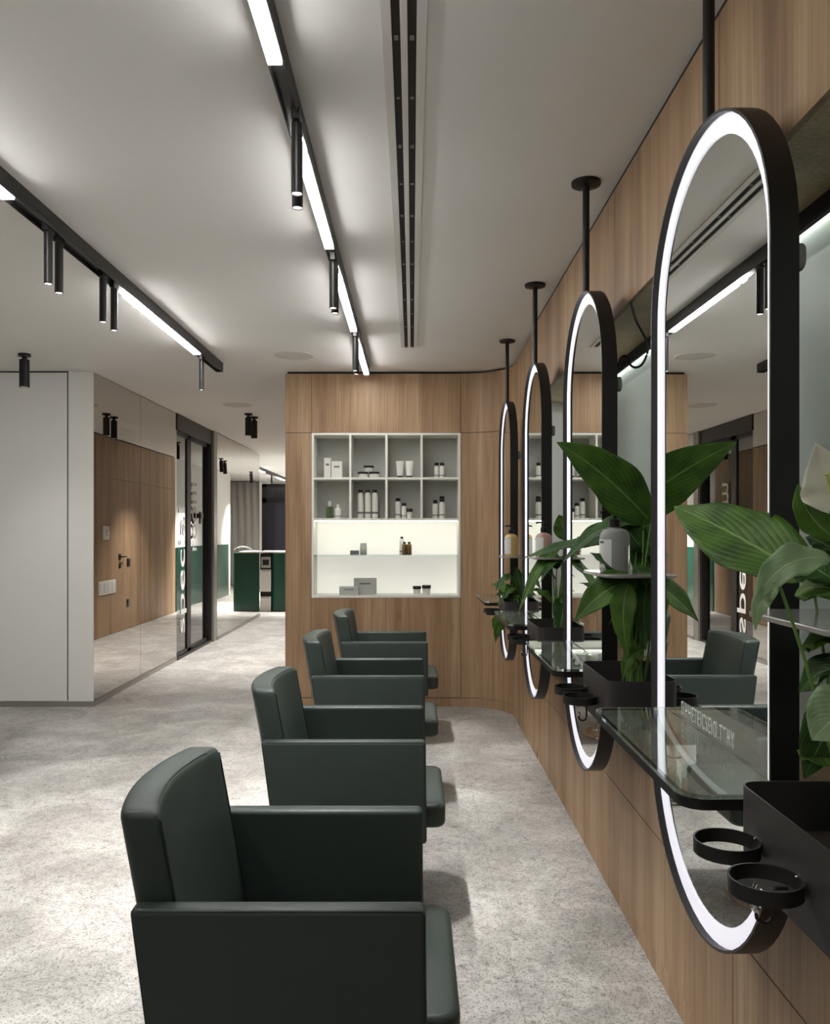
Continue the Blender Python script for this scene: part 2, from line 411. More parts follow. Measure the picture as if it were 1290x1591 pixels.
# curved inside corner
def corner(z0, z1, r, mname, y_end, name, bmx):
    cx, cy = XLOW - r, YB - r; A = []
    for d in (0.0, 0.018):
        pts = [(0.42, YB + d)] + [(cx + (r + d) * math.sin(R(a)), cy + (r + d) * math.cos(R(a))) for a in range(0, 91, 6)] + [(XLOW + d, y_end)]
        A.append([bmx.verts.new((x, y, z0)) for x, y in pts]); A.append([bmx.verts.new((x, y, z1)) for x, y in pts])
    q = [A[0], A[1], A[3], A[2]]
    for k in range(4):
        a, b = q[k], q[(k + 1) % 4]
        for i in range(len(a) - 1): bmx.faces.new((a[i], a[i + 1], b[i + 1], b[i]))
NFAR = 5.25      # far end of the recess in the right wall
RC = 0.38
bm = NB()
corner(0.0, 0.073, RC, 'wood', NFAR, '', bm); corner(0.077, UZ1 - G / 2, RC, 'wood', NFAR, '', bm); corner(UZ1 + G / 2, ZT, RC, 'wood', NFAR, '', bm)
struct(obj('wall_corner', bm, 'wood', smooth=True))
# right wall: lower cladding, fascia, recess
bm = NB()
ys = [-3.0] + [2.04 - 0.55 * k for k in range(9, 0, -1)] + [2.04 + 0.55 * k for k in range(0, 6)] + [NFAR]
ys = sorted(y for y in ys if -3.0 <= y <= NFAR)
ys = [ys[0]] + [b for a, b in zip(ys, ys[1:]) if b - a > 0.1]
SILL = 0.90
for a, b in zip(ys, ys[1:]):
    box(bm, XLOW, XLOW + 0.018, a + G / 2, b - G / 2, 0.077, 0.46 - G / 2)
box(bm, XLOW + 0.004, XLOW + 0.02, -3.0, NFAR, 0, 0.074)
yu = [-3.0, -1.12, -0.04, 1.02, 2.07, 3.14, 4.2, NFAR]
for a, b in zip(ys[::2], ys[2::2] + ([ys[-1]] if len(ys) % 2 == 0 else [])):
    box(bm, XLOW, XLOW + 0.018, a + G / 2, b - G / 2, 0.46 + G / 2, SILL)
box(bm, XLOW + 0.018, 1.05, -3.0, NFAR, SILL - 0.02, SILL)
ZF = 2.283
for a, b in zip(yu, yu[1:]):
    box(bm, XUP, XUP + 0.018, a + G / 2, b - G / 2, ZF, ZT)
struct(obj('wall_right', bm, 'wood'))
bm = NB(); box(bm, XUP + 0.018, 1.05, -3.0, NFAR, ZF, ZF + 0.018); struct(obj('trim_1', bm, 'wood_soffit'), 'oak soffit over the window recess')
bm = NB(); box(bm, XLOW + 0.021, 1.2, -3.0, NFAR, 0, SILL - 0.021); box(bm, XUP + 0.02, 1.2, -3.0, NFAR, ZF + 0.02, H); box(bm, XUP + 0.004, XUP + 0.1, -3.0, NFAR, ZT, H)
box(bm, 0.825, 1.2, NFAR + 0.01, YB, 0, H)
struct(obj('wall_right_core', bm, 'shadow_gap'))
bm = NB(); box(bm, 1.05, 1.10, -3.0, NFAR, SILL - 0.02, ZF + 0.018); struct(obj('wall_recess', bm, 'niche_glass'), 'pale green glass at the back of the recess')
bm = NB(); box(bm, 0.80, 1.05, NFAR, NFAR + 0.01, SILL, ZF); struct(obj('wall_recess_end', bm, 'white_wall'))
bm = NB(); box(bm, 1.003, 1.016, -3.0, NFAR, ZF - 0.048, ZF); struct(obj('trim_2', bm, 'shadow_gap'), 'black lip at the rear of the soffit')
o = NB(); box(o, 1.0165, 1.030, -2.9, NFAR - 0.05, ZF - 0.014, ZF - 0.002); tag(obj('recess_light_strip', o, 'niche_led'), 'thin light strip along the top of the green glass recess', 'light strip')

# left: white wall face with the tall gloss panel, then the mirrored wall and doors
bm = NB(); box(bm, -4.6, XL - 0.0125, YB, YB + 0.2, 0.045, H); box(bm, XL - 0.2, XL - 0.0125, YB + 0.2, 9.2, 0.0, H); box(bm, XL - 0.2, XL - 0.0125, 10.8, 14.0, 0.0, H); box(bm, XL - 0.2, XL - 0.11, 9.2, 10.8, 0.0, H)
struct(obj('wall_left_return', bm, 'white_wall'))
xg = (106 - VPX) * YB / F
bm = NB(); box(bm, -4.55, xg - 0.006, YB - 0.012, YB, 0.05, H - 0.012)
tag(obj('gloss_wall_panel', bm, 'white_gloss', bevel=0.001, seg=1), 'tall glossy white panel at the left edge of the photo', 'wall panel')
bm = NB(); box(bm, xg - 0.006, xg, YB - 0.004, YB, 0.05, H); box(bm, -4.55, xg, YB - 0.004, YB, H - 0.012, H); struct(obj('trim_3', bm, 'shadow_gap'))
bm = NB(); box(bm, -4.6, XL + 0.004, YB - 0.004, YB + 0.01, 0, 0.045); box(bm, XL - 0.006, XL + 0.004, YB + 0.01, 9.2, 0, 0.045); struct(obj('baseboard_left', bm, 'skirting'))
def mirror_panels(name, label, x, cuts, z0, z1):
    t = thing(name, label, 'wall mirror', (x, cuts[0], 0))
    for a, b in zip(cuts, cuts[1:]):
        bm = NB(); box(bm, -0.006, 0, a - cuts[0] + 0.002, b - cuts[0] - 0.002, z0, z1); obj('mirror_panel', bm, 'mirror_wall', t)
    bm = NB(); box(bm, -0.012, -0.007, 0, cuts[-1] - cuts[0], z0, z1); obj('backing', bm, 'shadow_gap', t)
    return t
D0, D1 = 9.2, 10.8
yseam = 7.98
mirror_panels('wall_mirror', 'full height wall mirror of two panels beside the white wall, reflecting oak', XL, [YB + 0.012, yseam, D0], 0.05, H - 0.012)
bm = NB(); box(bm, XL - 0.012, XL + 0.002, YB, YB + 0.012, 0.045, H); struct(obj('trim_4', bm, 'white_wall'))
# black framed sliding doors
dw = bpy.data.objects.new('door_1', None); COL.objects.link(dw); dw.location = (XL - 0.01, D0, 0); struct(dw, 'black framed glass sliding doors with vertical lettering')
DL = D1 - D0; DT = 2.70
bm = NB(); box(bm, -0.05, 0.02, 0, DL, DT - 0.10, H); box(bm, -0.05, 0.02, DL - 0.07, DL, 0, DT - 0.1); box(bm, -0.05, 0.02, 0, DL - 0.07, 0, 0.03); obj('door_frame', bm, 'black_rail', dw)
mid = (289.5 - 272) ; ym = 0.64
for k, (a, b, xo) in enumerate(((0.0, ym, -0.022), (ym, DL - 0.07, -0.04))):
    bm = NB(); s = 0.10 if k == 0 else 0.05
    box(bm, xo - 0.01, xo + 0.02, b - (0.16 if k == 0 else 0.05), b, 0.03, DT - 0.1)
    box(bm, xo - 0.01, xo + 0.02, a, b, DT - 0.15, DT - 0.1); box(bm, xo - 0.01, xo + 0.02, a, b, 0.03, 0.07)
    f = obj('door_leaf', bm, 'black', dw)
    bm = NB(); box(bm, xo, xo + 0.006, a + 0.0, b - 0.04, 0.06, DT - 0.12); obj('glass_pane', bm, 'door_tint', f)
bm = NB(); box(bm, -0.02, 0.03, 0.98 , 1.10, 1.62, 1.68); box(bm, 0.0, 0.02, 1.0, 1.03, 1.55, 1.7); obj('door_handle', bm, 'plastic_black', dw)
# text runs upwards: local x of the glyph -> world +z, local y of the glyph -> world -y (read from the room)
def up_text(name, body, size, y_base, z0, height):
    mt = Matrix(((0, 0, 1, -0.0125), (0, -1, 0, y_base), (1, 0, 0, z0), (0, 0, 0, 1)))
    o = text_obj(name, body, size, 'letters', dw, mt, extrude=0.002)
    zz = [v.co.z for v in o.data.vertices]; k = height / (max(zz) - min(zz)); zm = min(zz)
    for v in o.data.vertices: v.co.z = z0 + (v.co.z - zm) * k
    return o
up_text('lettering', 'special', 0.36, 0.405, 0.27, 1.45)
up_text('lettering', 'room', 0.40, 0.93, 1.22, 0.83)
bm = NB(); box(bm, XL - 0.012, XL + 0.035, D1, 10.96, 0, H); struct(obj('trim_5', bm, 'skirting'))
mirror_panels('wall_mirror', 'far wall mirror past the black glass doors, reflecting green panelling', XL + 0.035, [10.965, 12.5, 14.0], 0.045, H - 0.012)
bm = NB(); box(bm, XL + 0.025, XL + 0.045, 10.965, 14.0, 0, 0.044); struct(obj('baseboard_corridor', bm, 'skirting'))
# far rooms
bm = NB(); box(bm, -6.2, 1.3, 22.0, 22.2, 0, H); struct(obj('wall_far', bm, 'white_wall'))
bm = NB(); box(bm, -6.3, -6.2, YB, 22.2, 0, H); struct(obj('wall_far_left', bm, 'white_wall'))
bm = NB(); box(bm, 1.2, 1.3, YB, 22.2, 0, H); struct(obj('wall_far_right', bm, 'white_wall'))
bm = NB(); box(bm, XC + 0.03, XC + 0.2, 14.65, 18.9, 0, H); struct(obj('wall_corridor', bm, 'white_wall'))
bm = NB(); box(bm, XC, XC + 0.028, 14.75, 18.6, 0.0, 1.16); tag(obj('green_wainscot', bm, 'green_panel', bevel=0.004), 'dark green wainscot panel along the white corridor wall, seen in the mirrors', 'wall panel')
w = bpy.data.objects.new('window_1', None); COL.objects.link(w); w.location = (-3.75, 21.98, 0); struct(w, 'dark window at the far end')
bm = NB(); x0, x1, z0, z1 = -0.29, 0.45, 0.9, 2.72
for a, b, c, d in ((x0, x0 + 0.12, z0, z1), (x1 - 0.12, x1, z0, z1), (x0, x1, z0, z0 + 0.06), (x0, x1, z1 - 0.08, z1), (x0, x1, 2.22, 2.34)):
    box(bm, a, b, -0.04, 0.02, c, d)
obj('window_frame', bm, 'black', w)
bm = NB(); box(bm, x0 + 0.01, x1 - 0.01, -0.01, 0.0, z0, z1); obj('window_glass', bm, 'dark_glass', w)
bm = NB(); n = 60     # pleated curtain seen in the far mirror
pts = [(-1.9 + 3.0 * i / n, 21.75 + 0.035 * math.sin(i * 1.7)) for i in range(n + 1)]
a = [bm.verts.new((x, y, 0.02)) for x, y in pts]; b = [bm.verts.new((x, y, H - 0.03)) for x, y in pts]
for i in range(n): bm.faces.new((a[i], a[i + 1], b[i + 1], b[i]))
o = obj('curtain', bm, 'curtain', smooth='all'); s = o.modifiers.new('solid', 'SOLIDIFY'); s.thickness = 0.004
tag(o, 'pale pleated curtain hanging on the far end wall', 'curtain')

# things on the corridor side of the oak block (seen in the wall mirror)
def on_side(y0, y1, z0, z1, d): 
    bm = NB(); box(bm, XC - d, XC, y0, y1, z0, z1); return bm
t = thing('thermostat', 'small white wall thermostat on the oak corridor wall, seen mirrored', 'thermostat', (XC, 11.3, 1.34))
bm = NB(); box(bm, -0.02, 0, -0.11, 0.11, 0, 0.19); obj('body', bm, 'plastic_white', t, bevel=0.006)
bm = NB(); lathe(bm, [(0.04, 0), (0.04, 0.02)]); bmesh.ops.rotate(bm, verts=bm.verts, matrix=Matrix.Rotation(R(-90), 3, 'Y')); bmesh.ops.translate(bm, verts=bm.verts, vec=(-0.02, 0.03, 0.09)); obj('dial', bm, 'plastic_white', t)
t = thing('switch_plate', 'wide white switch plate with several sockets on the oak corridor wall', 'switch', (XC, 11.37, 0.58))
bm = NB(); box(bm, -0.012, 0, -0.31, 0.31, 0, 0.19); obj('plate', bm, 'plastic_white', t, bevel=0.004)
for k in range(4):
    bm = NB(); box(bm, -0.017, -0.012, -0.28 + 0.145 * k, -0.155 + 0.145 * k, 0.03, 0.16); obj('rocker', bm, 'label', t, bevel=0.003)
t = thing('black_switch', 'small black double switch on the oak wall beside the door handle', 'switch', (XC, 12.22, 0.93))
bm = NB(); box(bm, -0.01, 0, -0.06, 0.06, 0, 0.12); obj('plate', bm, 'plastic_black', t, bevel=0.004)
bm = NB(); box(bm, -0.014, -0.01, -0.05, 0.05, 0.01, 0.11); obj('rocker', bm, 'plastic_black', t)
t = thing('black_socket', 'small black wall socket low on the oak corridor wall', 'socket', (XC, 12.2, 0.33))
bm = NB(); box(bm, -0.01, 0, -0.05, 0.05, 0, 0.12); obj('plate', bm, 'plastic_black', t, bevel=0.004)
bm = NB(); box(bm, -0.013, -0.01, -0.03, 0.03, 0.03, 0.09); obj('insert', bm, 'plastic_black', t)
t = thing('door_lever', 'black lever door handle on the flush oak door', 'door handle', (XC, 11.86, 0.95))
bm = NB(); box(bm, -0.012, 0, -0.045, 0.045, 0.09, 0.18); obj('rose', bm, 'plastic_black', t, bevel=0.005)
bm = NB(); tube(bm, [(-0.01, 0, 0.135), (-0.05, 0, 0.135), (-0.05, 0.15, 0.135)], 0.011); obj('lever', bm, 'plastic_black', t)
bm = NB(); box(bm, -0.01, 0, -0.04, 0.04, -0.03, 0.05); obj('lock_rose', bm, 'plastic_black', t, bevel=0.005)

# reception desk beyond the corridor
DY = 14.83
t = thing('reception_desk', 'dark green reception desk with white drawers beyond the corridor', 'desk', (-2.4, DY, 0))
bm = NB(); prism(bm, rrect(-0.16, 0.42, 0, 0.7, 0.06), 'z', 0, 1.06); obj('green_body', bm, 'green_panel', t, smooth=True)
bm = NB(); box(bm, -0.37, -0.165, 0.03, 0.7, 0, 1.05); obj('shelf_bay', bm, 'shadow_gap', t)
for z0, z1 in ((0.0, 0.27), (0.36, 0.76)):
    bm = NB(); box(bm, -0.365, -0.17, 0.0, 0.03, z0, z1); d = obj('drawer', bm, 'plastic_white', t, bevel=0.004)
    bm = NB(); box(bm, -0.34, -0.19, -0.008, 0.0, z1 - 0.03, z1 - 0.015); obj('handle', bm, 'skirting', d)
bm = NB(); box(bm, -0.39, 0.30, -0.02, 0.7, 1.061, 1.09); obj('counter_top', bm, 'plastic_white', t, bevel=0.006)
t = thing('card_terminal', 'small black appliance in the open bay of the reception desk', 'appliance', (-2.66, DY + 0.01, 0.79))
bm = NB(); box(bm, -0.09, 0.085, 0, 0.018, 0, 0.2); obj('housing', bm, 'carton_grey', t, bevel=0.01)
bm = NB(); box(bm, -0.06, 0.055, -0.006, 0, 0.05, 0.15); obj('screen', bm, 'plastic_black', t)
bm = NB(); tube(bm, [(0.16 * math.cos(a), 0, 0.07 * math.sin(a)) for a in [math.pi * i / 12 for i in range(13)]], 0.012)
o = obj('wire_basket', bm, 'skirting', smooth=True); o.location = (-2.15, DY + 0.1, 1.1); tag(o, 'thin metal hoop standing on top of the green desk', 'hoop')

# ------------------------------------------------------------------ ceiling fittings
def rail(name, label, x0, x1, y0, y1, leds):
    t = thing(name, label, 'track light', ((x0 + x1) / 2, y0, H))
    hw = (x1 - x0) / 2; zb = -0.07
    bm = NB()
    box(bm, -hw, -hw + 0.004, 0, y1 - y0, zb, 0); box(bm, hw - 0.004, hw, 0, y1 - y0, zb, 0)
    box(bm, -hw, hw, 0, y1 - y0, zb + 0.02, zb + 0.024); box(bm, -hw + 0.004, hw - 0.004, y1 - y0 - 0.004, y1 - y0, zb, 0)
    obj('rail_profile', bm, 'black_rail', t)
    for a, b in leds:
        bm = NB(); box(bm, -hw + 0.003, hw - 0.003, a - y0, b - y0, zb - 0.008, zb + 0.019)
        obj('light_bar', bm, 'led', t, bevel=0.002)
    return t
ZTR = H - 0.07
rail('track_light', 'black ceiling track with light bars running above the chairs', -0.390, -0.346, -2.0, 6.62,
     [(-1.2, -0.2), (1.2, 2.19), (2.64, 2.70), (2.76, 3.62), (4.05, 4.10), (4.14, 5.12), (5.55, 6.52)])
rail('track_light', 'black ceiling track with light bars on the left, ending before the mirrors', -1.552, -1.496, -2.0, 6.46,
     [(-0.6, 0.4), (1.9, 3.08), (4.36, 5.78)])
rail('track_light', 'distant black ceiling track over the reception area', -3.2, -3.15, 16.5, 20.9, [(16.7, 17.5), (19.3, 20.2)])

def spot_light(parent, z, rot=(0, 0, 0), e=1.0, size=60):
    l = bpy.data.lights.new('spot_beam', 'SPOT'); l.energy = SPOT_W * e; l.spot_size = R(size); l.spot_blend = 0.5 if size < 70 else 1.0
    l.shadow_soft_size = 0.018; l.color = (1.0, 0.975, 0.945)
    o = bpy.data.objects.new('spot_beam', l); COL.objects.link(o); o.parent = parent; o.location = (0, 0, z)
    return o
def track_spot(label, x, y, e=1.0):
    t = thing('track_spotlight', label, 'spotlight', (x, y, ZTR + 0.02), 0, 'cylinder spotlights on the tracks')
    bm = NB(); box(bm, -0.012, 0.012, -0.035, 0.035, -0.035, 0.0); obj('adapter', bm, 'black_rail', t, bevel=0.002)
    bm = NB(); lathe(bm, [(0.0155, -0.25), (0.0175, -0.25), (0.0175, -0.035)], n=24, cap=False)
    lathe(bm, [(0.0155, -0.25), (0.0155, -0.243)], n=24, cap=False); lathe(bm, [(0.0175, -0.036), (0.0175, -0.035)], n=24)
    obj('body', bm, 'black_rail', t, smooth=True)
    bm = NB(); lathe(bm, [(0.0152, -0.246), (0.0152, -0.244)], n=24); obj('lens', bm, 'lens', t)
    spot_light(t, -0.256, e=e)
    return t
for lab, x, y in (('nearer of the first pair of spots on the central track', -0.352, 2.49), ('farther of the first pair of spots on the central track', -0.366, 2.60),
                  ('nearer of the second pair of spots on the central track', -0.366, 3.77), ('farther of the second pair of spots on the central track', -0.366, 3.86),
                  ('nearer of the last pair of spots on the central track', -0.368, 5.24), ('farther of the last pair of spots on the central track', -0.368, 5.36),
                  ('left of the first pair of spots on the left track', -1.515, 3.40), ('right of the first pair of spots on the left track', -1.527, 3.53),
                  ('left of the second pair of spots on the left track', -1.522, 4.02), ('right of the second pair of spots on the left track', -1.530, 4.19),
                  ('single spot hanging at the far end of the left track', -1.535, 5.95)):
    track_spot('slim black cylinder, ' + lab, x, y, 1.0)
track_spot('slim black cylinder spot on the distant track over reception', -3.17, 18.4, 25.0)

def ceiling_spot(label, x, y, tilt=0.0, e=1.0):
    t = thing('ceiling_spotlight', label, 'spotlight', (x, y, H), 0, 'cylinder spotlights on the ceiling')
    bm = NB(); lathe(bm, [(0.045, -0.02), (0.045, 0)], n=28); lathe(bm, [(0.018, -0.045), (0.018, -0.02)], n=16); obj('ceiling_mount', bm, 'black', t, smooth=True)
    bm = NB(); lathe(bm, [(0.030, -0.25), (0.036, -0.25), (0.036, -0.045)], n=28, cap=False); lathe(bm, [(0.030, -0.25), (0.030, -0.235)], n=28, cap=False)
    lathe(bm, [(0.036, -0.046), (0.036, -0.045)], n=28); b = obj('body', bm, 'black', t, smooth=True)
    bm = NB(); lathe(bm, [(0.0295, -0.24), (0.0295, -0.237)], n=24); obj('lens', bm, 'lens', b)
    s = spot_light(b, -0.256, e=e * 0.85, size=100)
    b.rotation_euler = (tilt, 0, 0)
    return t
ceiling_spot('black cylinder spot on the ceiling before the glossy white panel', -2.906, 6.12, e=0.25)
ceiling_spot('left of the two black cylinder spots over the corridor', -1.853, 9.23, e=3.5)
ceiling_spot('right of the two black cylinder spots over the corridor', -1.84, 9.5, e=3.5)
ceiling_spot('near black cylinder spot deep in the corridor, seen mirrored', -1.75, 14.9, R(12), e=12)
ceiling_spot('far black cylinder spot deep in the corridor, seen mirrored', -1.70, 15.4, R(12), e=12)
ceiling_spot('tilted black cylinder spot by the reception, seen mirrored', -1.62, 18.3, R(20), e=12)
ceiling_spot('black cylinder spot halfway along the corridor ceiling', -1.85, 12.2, e=4.5)
def speaker(x, y, lab):
    t = thing('ceiling_speaker', lab, 'speaker', (x, y, H), 0, 'round speakers in the ceiling')
    bm = NB(); lathe(bm, [(0.14, -0.006), (0.150, -0.004), (0.152, 0)], n=48, cap=False); lathe(bm, [(0.14, -0.006), (0.138, -0.003)], n=48, cap=False); obj('bezel', bm, 'vent_white', t, smooth=True)
    bm = NB(); lathe(bm, [(0.139, -0.004), (0.139, -0.0005)], n=48); obj('grille', bm, 'speaker', t)
speaker(-0.894, 6.17, 'flush round ceiling speaker left of the central track'); speaker(-1.847, 8.59, 'flush round ceiling speaker over the corridor entrance')
t = thing('linear_vent', 'long double-slot white ceiling air diffuser between track and mirrors', 'air vent', (0, -2.0, H))
VL = 5.87 + 2.0
bm = NB()
for a, b in ((-0.082, -0.055), (-0.032, -0.013), (0.011, 0.038)): box(bm, a, b, 0, VL + 0.01, -0.008, 0)
box(bm, -0.082, 0.038, VL, VL + 0.01, -0.008, 0)
obj('frame', bm, 'vent_white', t, bevel=0.001, seg=1)
for a, b in ((-0.055, -0.032), (-0.013, 0.011)):
    bm = NB(); box(bm, a, b, 0, VL, -0.002, -0.0005); s = obj('slot', bm, 'shadow_gap', t)
    for k in range(14):
        bm = NB(); y = 3.25 + 0.31 * k; box(bm, a + 0.006, b - 0.006, y, y + 0.012 + 0.01 * (k % 2), -0.0045, -0.002); obj('clip', bm, 'driver', s)

# ------------------------------------------------------------------ display unit in the oak wall
t = thing('display_unit', 'white built-in display unit with cubbies above and lit shelves below', 'shelf unit', (0, YB, 0))
uh = 0.020; dep = 0.27
bm = NB()
box(bm, UX0 + 0.001, UX0 + uh, 0, dep, UZ0 + 0.001, UZ1 - 0.001); box(bm, UX1 - uh, UX1 - 0.001, 0, dep, UZ0 + 0.001, UZ1 - 0.001)
box(bm, UX0 + uh, UX1 - uh, 0, dep, UZ0 + 0.001, UZ0 + uh); box(bm, UX0 + uh, UX1 - uh, 0, dep, UZ1 - uh, UZ1 - 0.001)
obj('carcass', bm, 'shelf_white', t, bevel=0.001, seg=1)
zr1, zr2 = zy(743.2), zy(807)
for z, th in ((zr1, 0.018), (zr2, 0.020)):
    bm = NB(); box(bm, UX0 + uh, UX1 - uh, 0.001, dep, z - th / 2, z + th / 2); obj('shelf_board', bm, 'shelf_white', t)
for x in (544.3, 600.5, 655.3):
    bm = NB(); X = xx(x); box(bm, X - 0.009, X + 0.009, 0.001, dep, zr2 + 0.01, zr1 - 0.009); box(bm, X - 0.009, X + 0.009, 0.001, dep, zr1 + 0.009, UZ1 - uh); obj('divider', bm, 'shelf_white', t)
bm = NB(); box(bm, UX0 + uh, UX1 - uh, dep - 0.012, dep, zr2 + 0.01, UZ1 - uh); obj('cubby_back', bm, 'carton_grey', t)
bm = NB(); box(bm, UX0 + uh, UX1 - uh, dep - 0.012, dep, UZ0 + uh, zr2 - 0.01); obj('backlit_panel', bm, 'backlit', t)
zg = zy(863)
bm = NB(); box(bm, UX0 + uh, UX1 - uh, 0.01, dep - 0.014, zg - 0.005, zg + 0.003); obj('glass_shelf', bm, 'glass', t)
for zt in (zr2 - 0.011, ):
    bm = NB(); box(bm, UX0 + uh + 0.01, UX1 - uh - 0.01, 0.02, 0.032, zt - 0.006, zt); obj('light_strip', bm, 'shelf_led', t)

YP = YB + 0.12
def xp(x): return (x - VPX) * YP / F
def sz(px): return px * YP / F
Z1, Z2, Z3, Z4 = zr1 + 0.009, zr2 + 0.010, zg + 0.003, UZ0 + uh
def carton(x0, x1, hpx, z, m, label, dy=0.0, name='carton_box'):
    w = sz(x1 - x0); h = sz(hpx)
    t = thing(name, label, 'box', (xp((x0 + x1) / 2), YP + dy, z))
    bm = NB(); box(bm, -w / 2, w / 2, -0.03, 0.03, 0, h); obj('box_body', bm, m, t, bevel=0.002)
    bm = NB(); box(bm, -w / 4, w / 4, -0.0306, -0.030, h * 0.62, h * 0.72); obj('print', bm, 'print', t)
def bottle(x, wpx, hpx, z, label, body='bottle_white', cap='plastic_black', name='bottle', neck=0.55, caph=0.16, dy=0.0, grp=None, pr=True, lab_m='print'):
    r = sz(wpx) / 2; h = sz(hpx); hb = h * (1 - caph)
    t = thing(name, label, 'bottle', (xp(x), YP + dy, z), 0, grp)
    bm = NB(); lathe(bm, [(r * 0.9, 0), (r, 0.004), (r, hb * 0.86), (r * 0.9, hb * 0.94), (r * neck, hb * 0.99), (r * neck, hb)], n=24); obj('bottle_body', bm, body, t, smooth=True)
    bm = NB(); lathe(bm, [(r * neck * 1.15, hb + 0.0005), (r * neck * 1.15, h * 0.985), (r * neck * 1.0, h)], n=20); obj('cap', bm, cap, t, smooth=True)
    if pr:
        bm = NB(); q = [(r + 0.0004, hb * 0.18), (r + 0.0004, hb * 0.25)]; lathe(bm, q, n=24, cap=False); obj('print', bm, lab_m, t, smooth=True)
def jar(x, wpx, hpx, z, label, lidw=1.12, dy=0.0, body='bottle_white'):
    r = sz(wpx) / 2; h = sz(hpx)
    t = thing('cosmetic_jar', label, 'jar', (xp(x), YP + dy, z))
    bm = NB(); lathe(bm, [(r * 0.82, 0), (r * 0.9, 0.004), (r * 0.95, h * 0.66)], n=28); obj('jar_body', bm, body, t, smooth=True)
    bm = NB(); lathe(bm, [(r * lidw, h * 0.665), (r * lidw, h * 0.98), (r * lidw * 0.97, h)], n=28); obj('lid', bm, 'plastic_black', t, smooth=True)
carton(504.2, 514.6, 31, Z1, 'carton', 'tall white carton, left one in the top left cubby')
carton(515.6, 532.0, 26, Z1, 'carton', 'wide white carton, right one in the top left cubby')
jar(564.0, 16.5, 9.5, Z1, 'wide white jar with black lid, lower left of the stack of three', 1.0)
jar(581.8, 16.5, 9.5, Z1, 'wide white jar with black lid, lower right of the stack of three', 1.0)
jar(573.0, 14.5, 9.5, Z1 + sz(9.5) + 0.0005, 'wide white jar with black lid, topmost of the stack of three', 1.12)
for x, s in ((621.5, 'left'), (636.2, 'right')):
    t = thing('cream_tube', 'white cream tube standing on its black cap, %s of the pair' % s, 'tube', (xp(x), YP, Z1), 0)
    bm = NB(); n = 24; prof = [(0.026, 0.018, 0.02), (0.028, 0.018, 0.05), (0.032, 0.012, 0.11), (0.035, 0.003, 0.145)]
    rings = [[bm.verts.new((a * math.cos(2 * math.pi * i / n), b * math.sin(2 * math.pi * i / n), z)) for i in range(n)] for a, b, z in prof]
    for p, q in zip(rings, rings[1:]):
        for i in range(n): bm.faces.new((p[i], p[(i + 1) % n], q[(i + 1) % n], q[i]))
    bm.faces.new(rings[0]); bm.faces.new(rings[-1]); obj('tube_body', bm, 'bottle_white', t, smooth=True)
    bm = NB(); lathe(bm, [(0.025, 0), (0.025, 0.0195)], n=20, sy=0.75); obj('cap', bm, 'plastic_black', t, smooth=True)
bottle(678.6, 8.2, 24, Z1, 'short white bottle with black cap, left of the pair in the top right cubby', caph=0.2, neck=0.7)
bottle(686.9, 8.2, 24, Z1, 'short white bottle with black cap, right of the pair in the top right cubby', caph=0.2, neck=0.7)
bottle(512.3, 11.5, 27, Z2, 'squat green glass bottle in the lower left cubby', 'bottle_green', 'carton', caph=0.3, neck=0.35)
bottle(525.3, 10.5, 22, Z2, 'small white bottle beside the green glass bottle', 'bottle_white', 'label', caph=0.25, neck=0.4)
for x, s in ((560.3, 'left'), (571.8, 'middle'), (582.6, 'right')):
    bottle(x, 9.6, 44.5, Z2, 'tall white bottle with black cap, %s one of the row of three' % s, caph=0.10, neck=0.62)
bottle(618.6, 9.0, 31.5, Z2, 'tallest white bottle of the stepped trio in the lower cubby', caph=0.16, neck=0.7)
bottle(628.0, 7.6, 23.5, Z2, 'middle white bottle of the stepped trio in the lower cubby', caph=0.18, neck=0.8, dy=-0.02)
jar(636.5, 8.6, 15, Z2, 'small white pot with black lid at the end of the stepped trio', 1.1, dy=-0.035)
bottle(676.3, 9.0, 28.5, Z2, 'shorter white bottle of the pair in the lower right cubby', caph=0.19, neck=0.65)
bottle(687.0, 9.0, 34.5, Z2, 'taller white bottle of the pair in the lower right cubby', caph=0.26, neck=0.75)
carton(544.6, 558.0, 6.5, Z3, 'carton_dark', 'small dark grey box on the lit glass shelf')
bottle(564.7, 10.6, 18.0, Z3, 'pale bottle beside the small dark box on the glass shelf', 'carton_grey', 'carton_grey', caph=0.10, neck=0.8, pr=False)
bottle(624.5, 7.5, 28, Z3, 'tallest of the three small bottles on the glass shelf', 'bottle_white', 'plastic_black', caph=0.12, neck=0.5, lab_m='amber')
bottle(628.5, 7.5, 20, Z3, 'middle one of the three small bottles on the glass shelf', 'amber', 'plastic_black', caph=0.14, neck=0.5, dy=-0.05)
bottle(636.0, 7.5, 20, Z3, 'right one of the three small bottles on the glass shelf', 'amber', 'plastic_black', caph=0.14, neck=0.5, dy=-0.05)
carton(528.8, 558.3, 13, Z4, 'carton_grey', 'low wide grey box at the front of the lit bottom shelf', dy=-0.06)
carton(549.8, 584.8, 25, Z4, 'carton_grey', 'larger square grey box behind the low one on the bottom shelf', dy=0.03)
jar(648.0, 12.0, 13, Z4, 'small jar with black lid, left of the pair on the bottom shelf', 1.08)
jar(662.8, 13.0, 14.5, Z4, 'small jar with black lid, right of the pair on the bottom shelf', 1.08)

